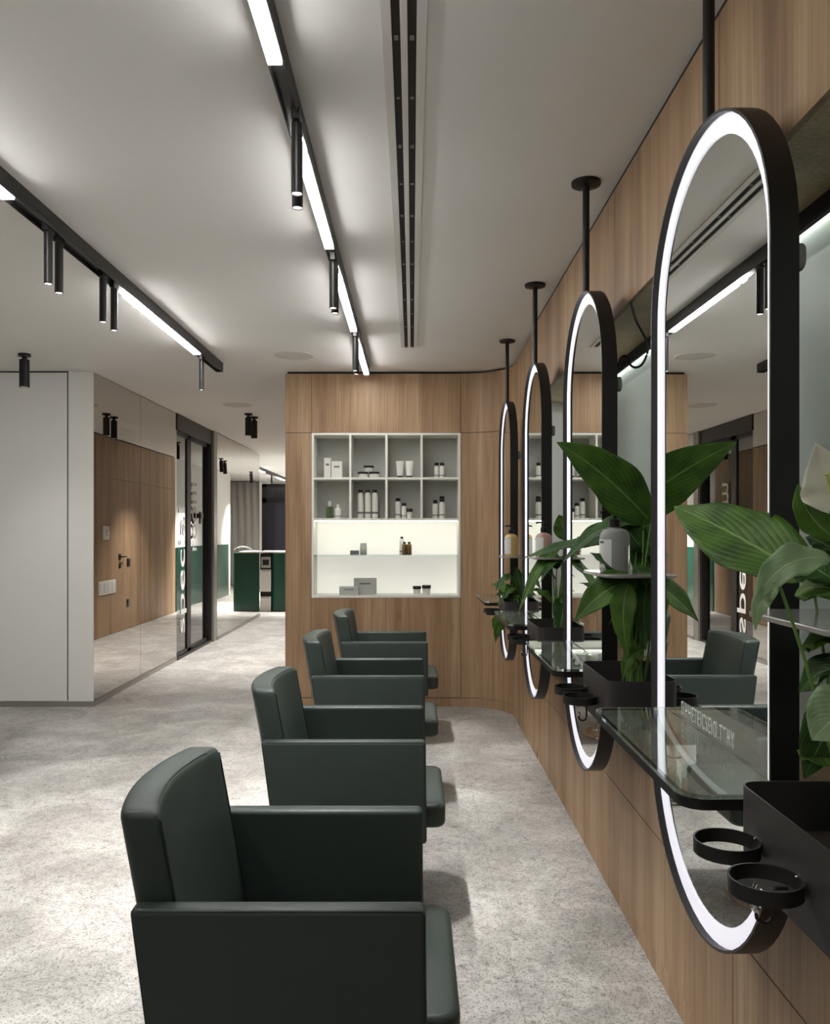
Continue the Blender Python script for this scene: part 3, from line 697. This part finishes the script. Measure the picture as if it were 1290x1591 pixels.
# ------------------------------------------------------------------ styling chairs
def make_chair(label):
    t = thing('styling_chair', label, 'chair', (0, 0, 0), 0, 'green leather styling chairs')
    # local origin: floor, front of the arms at x=0, centre line y=0 ; chair faces +x
    def arm(yo, yi, sgn):
        bm = NB(); prism(bm, [(-0.594, 0.704), (0.0, 0.704), (0.004, 0.335), (-0.545, 0.335)], 'y', yo, yi)
        a = obj('armrest', bm, 'leather', t, bevel=0.013, seg=4)
        bm = NB(); y = yo + sgn * 0.0036
        pts = [(-0.5405, y, 0.345), (-0.584, y, 0.67), (-0.585, y, 0.692), (-0.577, y, 0.7), (-0.30, y, 0.7005), (-0.010, y, 0.7), (-0.003, y, 0.693), (-0.001, y, 0.35)]
        tube(bm, pts, 0.0022, 6); obj('piping', bm, 'piping', a, smooth=True)
    arm(-0.316, -0.266, 1); arm(0.316, 0.266, -1)
    # curved leaning back
    bm = NB(); n = 14; hw = 0.263; th = 0.085
    def bx(y, z): return -0.478 - (z - 0.46) * 0.185 - 0.045 * (1 - (y / hw) ** 2) + 0.010
    zs = [0.44, 0.55, 0.66, 0.77, 0.845, 0.882]
    fr = []; bk = []
    for z in zs:
        fr.append([bm.verts.new((bx(-hw + 2 * hw * i / n, z), -hw + 2 * hw * i / n, z)) for i in range(n + 1)])
        bk.append([bm.verts.new((bx(-hw + 2 * hw * i / n, z) - th, -hw + 2 * hw * i / n, z)) for i in range(n + 1)])
    for j in range(len(zs) - 1):
        for i in range(n):
            bm.faces.new((fr[j][i], fr[j][i + 1], fr[j + 1][i + 1], fr[j + 1][i])); bm.faces.new((bk[j][i + 1], bk[j][i], bk[j + 1][i], bk[j + 1][i + 1]))
        bm.faces.new((bk[j][0], fr[j][0], fr[j + 1][0], bk[j + 1][0])); bm.faces.new((fr[j][n], bk[j][n], bk[j + 1][n], fr[j + 1][n]))
    for i in range(n):
        bm.faces.new((fr[-1][i], fr[-1][i + 1], bk[-1][i + 1], bk[-1][i])); bm.faces.new((bk[0][i], bk[0][i + 1], fr[0][i + 1], fr[0][i]))
    b = obj('backrest', bm, 'leather', t, bevel=0.018, seg=4)
    bm = NB(); q = []
    q += [(bx(-hw, z) - 0.0045, -hw + 0.0045, z) for z in (0.46, 0.6, 0.75, 0.84, 0.862)]
    q += [(bx(-hw + 2 * hw * i / n, 0.882) - 0.0055, -hw + 2 * hw * i / n, 0.8770) for i in range(2, n - 1)]
    q += [(bx(hw, z) - 0.0045, hw - 0.0045, z) for z in (0.862, 0.84, 0.75, 0.6, 0.46)]
    tube(bm, q, 0.002, 6); obj('piping', bm, 'piping', b, smooth=True)
    bm = NB(); prism(bm, rrect(-0.50, 0.074, -0.262, 0.262, 0.045), 'z', 0.372, 0.458)
    obj('seat', bm, 'leather', t, bevel=0.018, seg=4)
    bm = NB(); box(bm, -0.45, -0.02, -0.2, 0.2, 0.340, 0.372); obj('seat_plate', bm, 'black', t, bevel=0.004)
    bm = NB(); lathe(bm, [(0.045, 0.02), (0.040, 0.03), (0.040, 0.19), (0.028, 0.195), (0.028, 0.341)], c=(-0.26, 0, 0), n=32); obj('hydraulic_column', bm, 'chrome', t, smooth=True)
    bm = NB(); lathe(bm, [(0.235, 0.0), (0.24, 0.006), (0.233, 0.014), (0.08, 0.022), (0.05, 0.023)], c=(-0.26, 0, 0), n=56); obj('base_disc', bm, 'chrome', t, smooth=True)
    bm = NB(); tube(bm, bez((-0.22, 0, 0.12), (-0.13, -0.02, 0.11), (-0.09, -0.05, 0.05), 8), 0.008, 8); lathe(bm, [(0.0, 0.036), (0.02, 0.04), (0.022, 0.05), (0.018, 0.058), (0, 0.06)], c=(-0.09, -0.055, 0), n=16, cap=False)
    obj('pump_pedal', bm, 'chrome', t, smooth=True)
    return t
CH = [(0.027, 1.943, 'nearest green leather styling chair, back and arms at the bottom of the photo'),
      (0.048, 3.245, 'second green leather styling chair from the camera, behind the nearest one'),
      (0.064, 4.565, 'third green leather styling chair from the camera, facing the third mirror'),
      (0.105, 5.865, 'farthest green leather styling chair, closest to the lit display unit')]
c0 = make_chair(CH[0][2]); c0.location = (CH[0][0], CH[0][1], 0)
for x, y, lab in CH[1:]: dup(c0, (x, y, 0), lab)

# ------------------------------------------------------------------ oval mirrors
MC = [1.820, 3.107, 4.397, 5.690]
MW, MZ0, MZ1 = 0.715, 0.563, 2.358
XF = 0.638
def pill(w, z0, z1, n=28, inset=0.0):
    r = w / 2 - inset; a = z1 - w / 2; b = z0 + w / 2; out = []
    for i in range(n + 1):
        t = math.pi * i / n; out.append((r * math.cos(t), a + r * math.sin(t)))
    for i in range(n + 1):
        t = math.pi + math.pi * i / n; out.append((r * math.cos(t), b + r * math.sin(t)))
    return out
def ringf(bm, P, Q, xa, xb):
    a = [bm.verts.new((xa, y, z)) for y, z in P]; b = [bm.verts.new((xb, y, z)) for y, z in Q]; n = len(P)
    for i in range(n): bm.faces.new((a[i], a[(i + 1) % n], b[(i + 1) % n], b[i]))
def make_mirror(label):
    t = thing('oval_mirror', label, 'mirror', (XF, 0, MZ0), 0, 'tall oval mirrors on ceiling rods')
    z0, z1 = 0.0, MZ1 - MZ0
    o0 = pill(MW, z0, z1); o1 = pill(MW, z0, z1, inset=0.006); o2 = pill(MW, z0, z1, inset=0.047)
    bm = NB(); ringf(bm, o0, o0, 0.0, 0.052); ringf(bm, o0, o1, 0.0, 0.0); ringf(bm, o1, o1, 0.0, 0.018); ringf(bm, o0, o1, 0.052, 0.052); ringf(bm, o1, o1, 0.018, 0.052)
    bmesh.ops.remove_doubles(bm, verts=bm.verts, dist=1e-5)
    obj('frame', bm, 'black', t, smooth=True)
    bm = NB(); ringf(bm, o1, o2, 0.016, 0.016); ringf(bm, o2, o2, 0.016, 0.019); ringf(bm, o1, o2, 0.019, 0.019); ringf(bm, o1, o1, 0.016, 0.019)
    bmesh.ops.remove_doubles(bm, verts=bm.verts, dist=1e-5); obj('light_ring', bm, 'ring', t)
    bm = NB(); prism(bm, o1, 'x', 0.0195, 0.025); obj('mirror_glass', bm, 'mirror', t)
    bm = NB(); prism(bm, o1, 'x', 0.026, 0.0515); obj('back_panel', bm, 'black', t)
    zt = H - MZ0
    bm = NB(); lathe(bm, [(0.013, z1 - 0.003), (0.013, zt - 0.012)], c=(0.022, 0, 0), n=20); r = obj('rod', bm, 'black', t, smooth=True)
    bm = NB(); lathe(bm, [(0.03, zt - 0.018), (0.055, zt - 0.012), (0.056, zt)], c=(0.022, 0, 0), n=36); obj('ceiling_flange', bm, 'black', t, smooth=True)
    bm = NB(); prism(bm, rrect(-0.35, -0.31, 1.37, 1.42, 0.018), 'x', 0.0525, 0.070); obj('rear_bracket', bm, 'driver', t, bevel=0.004)
    return t
labs = ['nearest and largest tall oval mirror with black frame and light ring', 'second tall oval mirror from the camera, big leaf crossing it',
        'third tall oval mirror from the camera, pink soap bottle before it', 'farthest tall oval mirror, smallest in view, beside the curved oak corner']
m0 = make_mirror(labs[0]); m0.location = (XF, MC[0], MZ0); m0.rotation_euler = (0, 0, R(0.45))
for y, l in zip(MC[1:], labs[1:]): dup(m0, (XF, y, MZ0), l, rz=0.0)
# lettering on the nearest mirror, just above the shelf
mt = Matrix(((0, 0, -1, 0.018), (-1, 0, 0, 0.24), (0, 1, 0, 1.013 - MZ0), (0, 0, 0, 1)))
o = text_obj('mirror_lettering', 'SIHHETEICSEIO.TTHY', 0.050, 'etch', m0, mt, extrude=0.0003, space=1.35)
yy = [v.co.y for v in o.data.vertices]; a, b = min(yy), max(yy)
for v in o.data.vertices: v.co.y = -0.150 + (v.co.y - a) * (0.170 + 0.150) / (b - a)

# ------------------------------------------------------------------ per station: glass shelf, planter with rings, upper plate
def make_shelf(label):
    t = thing('glass_shelf', label, 'shelf', (XF, 0, 1.003), 0, 'glass shelves under the oval mirrors')
    def outline(x0, y0, y1, rad):
        c = rrect(x0, x0 + 0.16, y0, y1, rad, 8)
        far = c[9:18]; near = c[18:27]          # the two rounded corners on the room side
        return far + near
    O = outline(-0.171, -0.405, 0.300, 0.045)
    back = [(-0.0005, -0.405), (-0.0005, -0.3585), (-0.0005, -0.348), (0.0150, -0.348), (0.0150, 0.300)]
    bm = NB(); prism(bm, O + back, 'z', -0.008, 0.0); obj('glass_top', bm, 'glass', t)
    P1 = [(-0.0015, 0.297)] + outline(-0.168, -0.402, 0.297, 0.043) + [(-0.0015, -0.402)]
    P2 = [(-0.0015, 0.289)] + outline(-0.160, -0.394, 0.289, 0.036) + [(-0.0015, -0.394)]
    bm = NB(); n = len(P1)
    A = [[bm.verts.new((x, y, z)) for x, y in Q] for Q, z in ((P1, -0.028), (P1, -0.0085), (P2, -0.0085), (P2, -0.028))]
    for k in range(4):
        a, b = A[k], A[(k + 1) % 4]
        for i in range(n - 1): bm.faces.new((a[i], a[i + 1], b[i + 1], b[i]))
    for i in (0, n - 1): bm.faces.new([q[i] for q in A])
    obj('steel_frame', bm, 'black', t, smooth=True)
    return t
sl = ['clear glass shelf in black frame crossing the nearest oval mirror', 'clear glass shelf in black frame under the second oval mirror',
      'clear glass shelf in black frame under the third oval mirror', 'small-looking glass shelf under the farthest oval mirror']
s0 = make_shelf(sl[0]); s0.location = (XF, MC[0], 1.003)
for y, l in zip(MC[1:], sl[1:]): dup(s0, (XF, y, 1.003), l)

BX0, BX1, BY0, BY1, BZ0, BZ1 = 0.553, 0.795, -0.80, -0.43, 0.893, 1.035
def make_planter(label):
    t = thing('planter_box', label, 'planter', (0, 0, BZ0), 0, 'black steel planter boxes between the mirrors')
    P1 = rrect(BX0, BX1, BY0, BY1, 0.03, 8); P2 = rrect(BX0 + 0.003, BX1 - 0.003, BY0 + 0.003, BY1 - 0.003, 0.027, 8); n = len(P1); h = BZ1 - BZ0
    bm = NB(); A = [[bm.verts.new((x, y, z)) for x, y in Q] for Q, z in ((P1, 0), (P1, h), (P2, h), (P2, 0.004))]
    for a, b in zip(A, A[1:]):
        for i in range(n): bm.faces.new((a[i], a[(i + 1) % n], b[(i + 1) % n], b[i]))
    bm.faces.new(A[0]); bm.faces.new(A[3]); obj('box_shell', bm, 'bin', t, smooth=True)
    for yc in (-0.515, -0.658):
        xc = BX0 - 0.051; r = 0.051; zt = 0.968 - BZ0
        bm = NB(); lathe(bm, [(r, zt - 0.022), (r, zt), (r - 0.003, zt), (r - 0.003, zt - 0.022), (r, zt - 0.022)], c=(xc, yc, 0), n=48, cap=False)
        g = obj('holder_ring', bm, 'black', t, smooth=True)
        bm = NB(); box(bm, BX0 - 0.002, BX0, yc - 0.012, yc + 0.012, zt - 0.02, zt); lathe(bm, [(0.0, zt), (0.003, zt + 0.001), (0.0, zt + 0.003)], c=(BX0 - 0.006, yc, 0), n=12, cap=False); obj('screw', bm, 'chrome', g)
    yc = -0.615; bm = NB()
    pts = [(BX0, yc, 0.04), (0.535, yc, 0.04), (0.531, yc, 0.035), (0.531, yc, 0.0)] + [(0.519 + 0.012 * math.cos(R(a)), yc, 0.001 + 0.012 * math.sin(R(a))) for a in range(0, -181, -20)] + [(0.507, yc, 0.005)]
    tube(bm, pts, 0.0028, 8); k = obj('hook', bm, 'black', t, smooth=True)
    bm = NB(); lathe(bm, [(0.0005, -0.006), (0.004, -0.0045), (0.006, 0), (0.004, 0.0045), (0.0005, 0.006)], c=(0.507, yc, 0.010), n=16); obj('hook_tip', bm, 'chrome', k, smooth=True)
    return t
pl = ['nearest black steel planter box with two holder rings, right edge of the photo', 'black steel planter box between the nearest and second mirrors',
      'black steel planter box between the second and third mirrors', 'farthest black steel planter box, between the third and farthest mirrors']
p0 = make_planter(pl[0]); p0.location = (0, MC[0], BZ0)
for y, l in zip(MC[1:], pl[1:]): dup(p0, (0, y, BZ0), l)

def make_plate(label):
    t = thing('bottle_shelf', label, 'shelf', (0, 0, 1.33), 0, 'small upper plates beside the mirrors')
    bm = NB(); prism(bm, rrect(0.543, 0.78, -0.80, -0.455, 0.06, 8), 'z', -0.009, 0.0); obj('glass_plate', bm, 'glass_grey', t, bevel=0.002)
    bm = NB(); box(bm, 0.648, 0.682, -0.52, -0.3575, -0.014, -0.0095); obj('steel_bracket', bm, 'black', t)
    return t
zo = [0.0, 0.005, 0.012, -0.025]
ul = ['grey glass plate above the nearest planter, at the right edge', 'grey glass plate carrying the clear soap bottle', 'grey glass plate carrying the pink soap bottle', 'grey glass plate carrying the amber soap bottle']
u0 = make_plate(ul[0]); u0.location = (0, MC[0], 1.33)
for y, l, dz in zip(MC[1:], ul[1:], zo[1:]): dup(u0, (0, y, 1.33 + dz), l)

def soap(label, x, y, z, w, hb, fill, clear):
    t = thing('soap_bottle', label, 'soap bottle', (x, y, z), 0, 'pump soap bottles on the upper plates')
    r = w / 2
    prof = [(r * 0.93, 0), (r, 0.005), (r, hb * 0.80), (r * 0.93, hb * 0.89), (r * 0.75, hb * 0.96), (r * 0.42, hb), (r * 0.36, hb + 0.004)]
    bm = NB(); lathe(bm, prof, n=40, sx=1.0, sy=0.72); obj('bottle_body', bm, 'soap_clear' if clear else fill, t, smooth=True)
    # curved label on the side facing the room
    bm = NB(); a0, a1 = (165, 248) if clear else (150, 262); n = 12; k = 1.012
    za, zb = hb * 0.10, hb * (0.74 if clear else 0.82)
    A = [bm.verts.new((k * r * math.cos(R(a0 + (a1 - a0) * i / n)), 0.725 * r * math.sin(R(a0 + (a1 - a0) * i / n)) * 1.012, za)) for i in range(n + 1)]
    B = [bm.verts.new((v.co.x, v.co.y, zb)) for v in A]
    for i in range(n): bm.faces.new((A[i], A[i + 1], B[i + 1], B[i]))
    lb = obj('label', bm, 'label', t, smooth='all')
    bm = NB(); 
    for zz0, zz1 in ((zb - 0.012, zb - 0.004), (za + 0.012, za + 0.017)):
        A = [bm.verts.new((1.018 * r * math.cos(R(a0 + 20 + 30 * i / 4)), 0.725 * r * math.sin(R(a0 + 20 + 30 * i / 4)) * 1.018, zz0)) for i in range(5)]
        B = [bm.verts.new((v.co.x, v.co.y, zz1)) for v in A]
        for i in range(4): bm.faces.new((A[i], A[i + 1], B[i + 1], B[i]))
    obj('print', bm, 'print', lb)
    q = hb + 0.004
    bm = NB(); lathe(bm, [(r * 0.40, q), (r * 0.40, q + 0.022), (r * 0.30, q + 0.024), (r * 0.14, q + 0.025), (r * 0.14, q + 0.040), (r * 0.32, q + 0.041), (r * 0.32, q + 0.05), (r * 0.2, q + 0.053)], n=24)
    tube(bm, [(0, 0, q + 0.046), (-r * 0.6, -r * 0.1, q + 0.047), (-r * 0.95, -r * 0.15, q + 0.043)], 0.0045, 8); obj('pump', bm, 'plastic_black', t, smooth=True)
soap('clear soap bottle with black pump on the nearest visible plate', 0.619, 2.50, 1.335, 0.092, 0.134, 'soap_clear', True)
soap('pink soap bottle with black pump before the third mirror', 0.611, 3.80, 1.342, 0.077, 0.108, 'soap_pink', False)
soap('amber soap bottle with black pump before the farthest mirror', 0.613, 5.07, 1.305, 0.083, 0.136, 'soap_amber', False)

# cable hanging from the soffit behind the second mirror
bm = NB(); cp = [at(980, 463, 2.93), at(981, 472, 2.93), at(988, 497, 2.92), at(1001, 522, 2.92), at(1007, 538, 2.92), at(1005, 552, 2.92), at(998, 566, 2.92), at(988, 571, 2.92), at(980, 567, 2.93), at(979, 558, 2.93), at(972, 553, 2.94), at(966, 556, 2.95), at(962, 566, 2.98), at(958, 574, 3.0)]
cp[0].z = ZF - 0.001
def smooth_path(P, n=5):
    out = []
    for i in range(len(P) - 1):
        p0 = P[max(i - 1, 0)]; p1 = P[i]; p2 = P[i + 1]; p3 = P[min(i + 2, len(P) - 1)]
        for k in range(n):
            t = k / n; out.append(0.5 * ((2 * p1) + (p2 - p0) * t + (2 * p0 - 5 * p1 + 4 * p2 - p3) * t * t + (3 * p1 - p0 - 3 * p2 + p3) * t ** 3))
    return out + [P[-1]]
for p in cp: p.x += 0.0
tube(bm, smooth_path(cp), 0.0042, 8); tag(obj('power_cable', bm, 'plastic_black', smooth=True), 'thin black cable hanging from the soffit behind the second mirror', 'cable')

# ------------------------------------------------------------------ peace lilies
def leaf(parent, base, tip, width, bow, hint, m='leaf', fold=0.25, twist=0.0, name='leaf', wave=0.0):
    base, tip = Vector(base), Vector(tip); L = (tip - base).length
    mid = (base + tip) / 2 + Vector(bow)
    N, K = 22, 10
    P = bez(base, mid, tip, N); bm = NB(); uvl = bm.loops.layers.uv.new('UVMap')
    hint = Vector(hint).normalized(); rows = []
    for i, p in enumerate(P):
        v = i / N; tg = (P[min(i + 1, N)] - P[max(i - 1, 0)]).normalized()
        h = Matrix.Rotation(twist * v, 3, tg) @ hint
        s = tg.cross(h).normalized(); nn = s.cross(tg).normalized()
        w = width * 0.5 * (max(0.0, math.sin(math.pi * min(1, v ** 0.80))) ** 0.85) * (1.0 - 0.25 * v)
        if v > 0.985: w = 0.0006
        w = max(w, 0.0008)
        row = []
        for k in range(K + 1):
            u = k / K; c = (u - 0.5) * 2
            off = nn * (abs(c) * w * fold + (0.006 * math.sin(v * 17 + 2 * c) * abs(c) * (wave + 1.1)) * (w / (width * 0.5)))
            row.append((bm.verts.new(p + s * (c * w) + off), u, v))
        rows.append(row)
    for a, b in zip(rows, rows[1:]):
        for k in range(K):
            q = (a[k], a[k + 1], b[k + 1], b[k]); f = bm.faces.new([x[0] for x in q])
            for lp, x in zip(f.loops, q): lp[uvl].uv = (x[1], x[2])
    me = bpy.data.meshes.new(name); bm.to_mesh(me); bm.free(); me.materials.append(M[m])
    for p in me.polygons: p.use_smooth = True
    o = bpy.data.objects.new(name, me); COL.objects.link(o); o.parent = parent
    sd = o.modifiers.new('solid', 'SOLIDIFY'); sd.thickness = 0.0007; sd.offset = 0
    return o
def stem(parent, a, b, bow=(0, 0, 0.05), r=0.0032):
    bm = NB(); a, b = Vector(a), Vector(b); tube(bm, bez(a, (a + b) / 2 + Vector(bow), b, 10), r, 8, r1=r * 0.7); return obj('stem', bm, 'stem', parent, smooth=True)
def flower(parent, base, tip, w, hint, root):
    base, tip = Vector(base), Vector(tip)
    f = leaf(parent, base, tip, w, Vector(hint) * -0.03, hint, 'spathe', fold=0.55, name='spathe')
    d = (tip - base); bm = NB(); h = Vector(hint).normalized()
    tube(bm, [base, base + d * 0.1 + h * 0.012, base + d * 0.45 + h * 0.022, base + d * 0.52 + h * 0.023], 0.007, 10, r1=0.005); obj('spadix', bm, 'spadix', f, smooth=True)
    stem(parent, root, base, (0, 0, 0.05), 0.0035)
def plant(k, label, leaves, flowers=()):
    yc = MC[k] - 0.615; c = Vector((0.675, yc, 1.0))
    t = thing('peace_lily', label, 'plant', (0, 0, 0), 0, 'peace lilies in the planter boxes'); t.location = c
    bm = NB(); prism(bm, rrect(BX0 + 0.012 - c.x, BX1 - 0.012 - c.x, -0.17, 0.17, 0.02), 'z', -0.10, -0.045); s = obj('soil', bm, 'soil', t)
    for i, (b, tp, w, bow, hint, m, fold) in enumerate(leaves):
        b = Vector(b) - c; tp = Vector(tp) - c
        leaf(t, b, tp, w, bow, hint, m, fold)
        root = Vector((random.uniform(-0.03, 0.03), random.uniform(-0.06, 0.06), -0.05))
        stem(t, root, b, (0, 0, 0.03 + 0.05 * max(0, b.z)))
    for b, tp, w, hint in flowers:
        flower(t, Vector(b) - c, Vector(tp) - c, w, hint, Vector((0.02, 0.0, -0.05)))
    return t
V = Vector
def rnd_leaves(k, n, zlo, zhi, reach, mats, seed, ymin=-0.2, ymax=0.2, xmin=0.50):
    random.seed(seed); out = []; yc = MC[k] - 0.615
    for i in range(n):
        a = random.uniform(0, 2 * math.pi); r0 = random.uniform(0.02, 0.07); r1 = random.uniform(0.4, 1.0) * reach
        z0 = random.uniform(zlo, zlo + (zhi - zlo) * 0.6); z1 = z0 + random.uniform(-0.10, 0.16)
        b = V((0.685 + r0 * math.cos(a), yc + r0 * math.sin(a), z0))
        tx = min(max(b.x + r1 * math.cos(a) * 0.75, xmin), 0.98); ty = b.y + r1 * math.sin(a)
        ty = min(max(ty, yc + ymin), yc + ymax)
        tp = V((tx, ty, z1))
        if tx > 0.93: tp.x = 0.93
        out.append((b, tp, random.uniform(0.06, 0.095), (0, 0, random.uniform(0.02, 0.07)), (random.uniform(-.3, .1), -0.3, 1), random.choice(mats), 0.25))
    return out
mid = ['leaf', 'leaf_dark', 'leaf_dark', 'leaf']
L2 = [  # second station (between mirror 1 and 2), by sight
    (at(1012, 812, 2.42), at(865, 687, 2.28), 0.175, (0.01, 0, 0.03), (-0.25, -1, 0.45), 'leaf', 0.15),
    (at(1000, 815, 2.62), at(872, 878, 2.68), 0.085, (0, 0, 0.10), (-0.2, -0.6, 1), 'leaf_dark', 0.2),
    (at(990, 835, 2.62), at(812, 868, 2.85), 0.07, (0, 0.05, 0.03), (-0.2, -0.8, 1), 'leaf_dark', 0.2),
    (at(988, 902, 2.40), at(893, 966, 2.38), 0.115, (0, 0, 0.055), (-0.2, -1, 0.7), 'leaf', 0.2),
    (at(978, 905, 2.36), at(976, 1024, 2.33), 0.085, (-0.03, 0, 0.05), (-0.5, -1, 0.1), 'leaf', 0.25),
    (at(1010, 900, 2.42), at(1004, 1010, 2.36), 0.085, (-0.02, 0, 0.05), (-0.7, -1, 0.1), 'leaf_dark', 0.25),
    (at(1000, 1010, 2.40), at(968, 1058, 2.38), 0.05, (-0.02, 0, 0.04), (-0.3, -1, 0.6), 'leaf', 0.25),
    (at(1000, 860, 2.60), at(950, 800, 2.66), 0.09, (0, 0, 0.03), (-0.2, -1, 0.6), 'leaf_dark', 0.2),
    (at(1030, 870, 2.58), at(985, 830, 2.64), 0.09, (0, 0, 0.03), (-0.2, -1, 0.6), 'leaf_dark', 0.2),
    (at(1010, 930, 2.40), at(985, 880, 2.44), 0.08, (0, 0, 0.03), (-0.2, -1, 0.3), 'leaf_dark', 0.2),
    (at(1016, 860, 2.62), at(968, 798, 2.66), 0.10, (0, 0, 0.03), (-0.2, -1, 0.5), 'leaf_dark', 0.2),
    (at(1018, 905, 2.60), at(984, 832, 2.64), 0.11, (0, 0, 0.03), (-0.3, -1, 0.3), 'leaf_dark', 0.2),
    (at(1018, 945, 2.58), at(990, 872, 2.62), 0.10, (0, 0, 0.03), (-0.3, -1, 0.3), 'leaf', 0.2),
    (at(985, 835, 2.66), at(890, 850, 2.74), 0.12, (0, 0, 0.05), (-0.2, -1, 0.7), 'leaf_dark', 0.2),
    (at(990, 930, 2.50), at(1000, 1015, 2.44), 0.09, (-0.02, 0, 0.05), (-0.5, -1, 0.2), 'leaf_dark', 0.2),
    (at(1000, 925, 2.46), at(955, 985, 2.46), 0.08, (-0.02, 0, 0.05), (-0.4, -1, 0.4), 'leaf_dark', 0.2),
] + rnd_leaves(1, 8, 1.12, 1.44, 0.22, mid, 5, ymin=0.0)
plant(1, 'peace lily with broad leaves around the clear soap bottle', L2)
L1 = [  # nearest station
    (at(1262, 902, 1.32), at(1048, 787, 1.70), 0.150, (-0.01, 0, 0.02), (-0.65, -0.6, 0.85), 'leaf', 0.12),
    (at(1292, 868, 1.16), at(1172, 940, 1.13), 0.060, (-0.02, 0, 0.045), (-0.1, -1, 0.9), 'leaf_pale', 0.15),
    (at(1210, 905, 1.135), at(1174, 978, 1.12), 0.028, (-0.015, 0, 0.012), (-0.3, -1, 0.3), 'leaf_pale', 0.2),
    (at(1300, 838, 1.20), at(1240, 753, 1.24), 0.055, (-0.02, 0, -0.01), (-0.3, -1, 0.3), 'leaf', 0.3),
    (at(1300, 905, 1.22), at(1230, 870, 1.30), 0.09, (0, 0, 0.01), (-0.2, -1, 0.7), 'leaf_dark', 0.2),
    (at(1320, 930, 1.20), at(1235, 925, 1.30), 0.10, (0, 0, 0.03), (-0.2, -1, 0.8), 'leaf', 0.2),
    (at(1330, 1000, 1.15), at(1245, 1010, 1.25), 0.09, (0, 0, 0.03), (-0.2, -1, 0.9), 'leaf', 0.2),
    (at(1330, 1050, 1.15), at(1242, 1075, 1.25), 0.085, (0, 0, 0.04), (-0.2, -1, 0.9), 'leaf_dark', 0.2),
    (at(1320, 1085, 1.15), at(1250, 1210, 1.22), 0.08, (0, 0, 0.02), (-0.5, -1, 0.3), 'leaf_dark', 0.2),
    (at(1330, 1110, 1.10), at(1262, 1150, 1.12), 0.10, (0, 0, 0.02), (-0.3, -1, 0.5), 'leaf_pale', 0.2),
    (at(1290, 1190, 1.18), at(1245, 1150, 1.25), 0.06, (0, 0, 0.01), (-0.3, -1, 0.5), 'leaf', 0.2),
    (at(1300, 860, 1.24), at(1252, 835, 1.28), 0.04, (0, 0, 0.01), (-0.3, -1, 0.5), 'leaf_dark', 0.2),
] + rnd_leaves(0, 16, 1.08, 1.36, 0.20, mid, 21, xmin=0.67)
plant(0, 'peace lily with white flower at the right edge of the photo', L1,
      [(at(1306, 800, 1.20), at(1268, 688, 1.20), 0.095, (-0.5, -1, 0.25))])
L3 = [
    (at(878, 850, 3.75), at(806, 952, 3.55), 0.075, (0.0, 0, 0.14), (-0.3, -0.6, 1), 'leaf', 0.2),
    (at(880, 880, 3.7), at(840, 905, 3.5), 0.06, (0, 0, 0.10), (-0.3, -0.6, 1), 'leaf_dark', 0.2),
    (at(880, 840, 3.75), at(868, 800, 3.75), 0.10, (0, 0, 0.02), (-0.3, -1, 0.3), 'leaf', 0.2),
    (at(885, 930, 3.7), at(868, 985, 3.6), 0.12, (0, 0, 0.05), (-0.3, -1, 0.3), 'leaf_dark', 0.2),
    (at(895, 960, 3.7), at(925, 925, 3.75), 0.07, (0, 0, 0.02), (-0.3, -1, 0.6), 'leaf', 0.2),
] + rnd_leaves(2, 12, 1.10, 1.50, 0.20, mid, 9)
plant(2, 'peace lily drooping over the planter before the third mirror', L3)
L4 = [
    (at(800, 930, 5.05), at(764, 908, 5.3), 0.07, (0, 0, 0.06), (-0.3, -1, 0.6), 'leaf', 0.2),
    (at(800, 935, 5.05), at(770, 925, 5.2), 0.06, (0, 0, 0.06), (-0.3, -1, 0.6), 'leaf_dark', 0.2),
    (at(786, 960, 5.0), at(766, 978, 5.05), 0.08, (-0.02, 0, 0.05), (-0.3, -1, 0.6), 'leaf', 0.2),
    (at(786, 965, 5.0), at(770, 998, 5.05), 0.07, (-0.02, 0, 0.05), (-0.3, -1, 0.6), 'leaf', 0.2),
    (at(812, 930, 5.05), at(802, 880, 5.05), 0.09, (0, 0, 0.02), (-0.3, -1, 0.3), 'leaf_dark', 0.2),
] + rnd_leaves(3, 6, 1.06, 1.28, 0.18, mid, 12)
plant(3, 'small-looking peace lily in the farthest planter by the curved corner', L4)
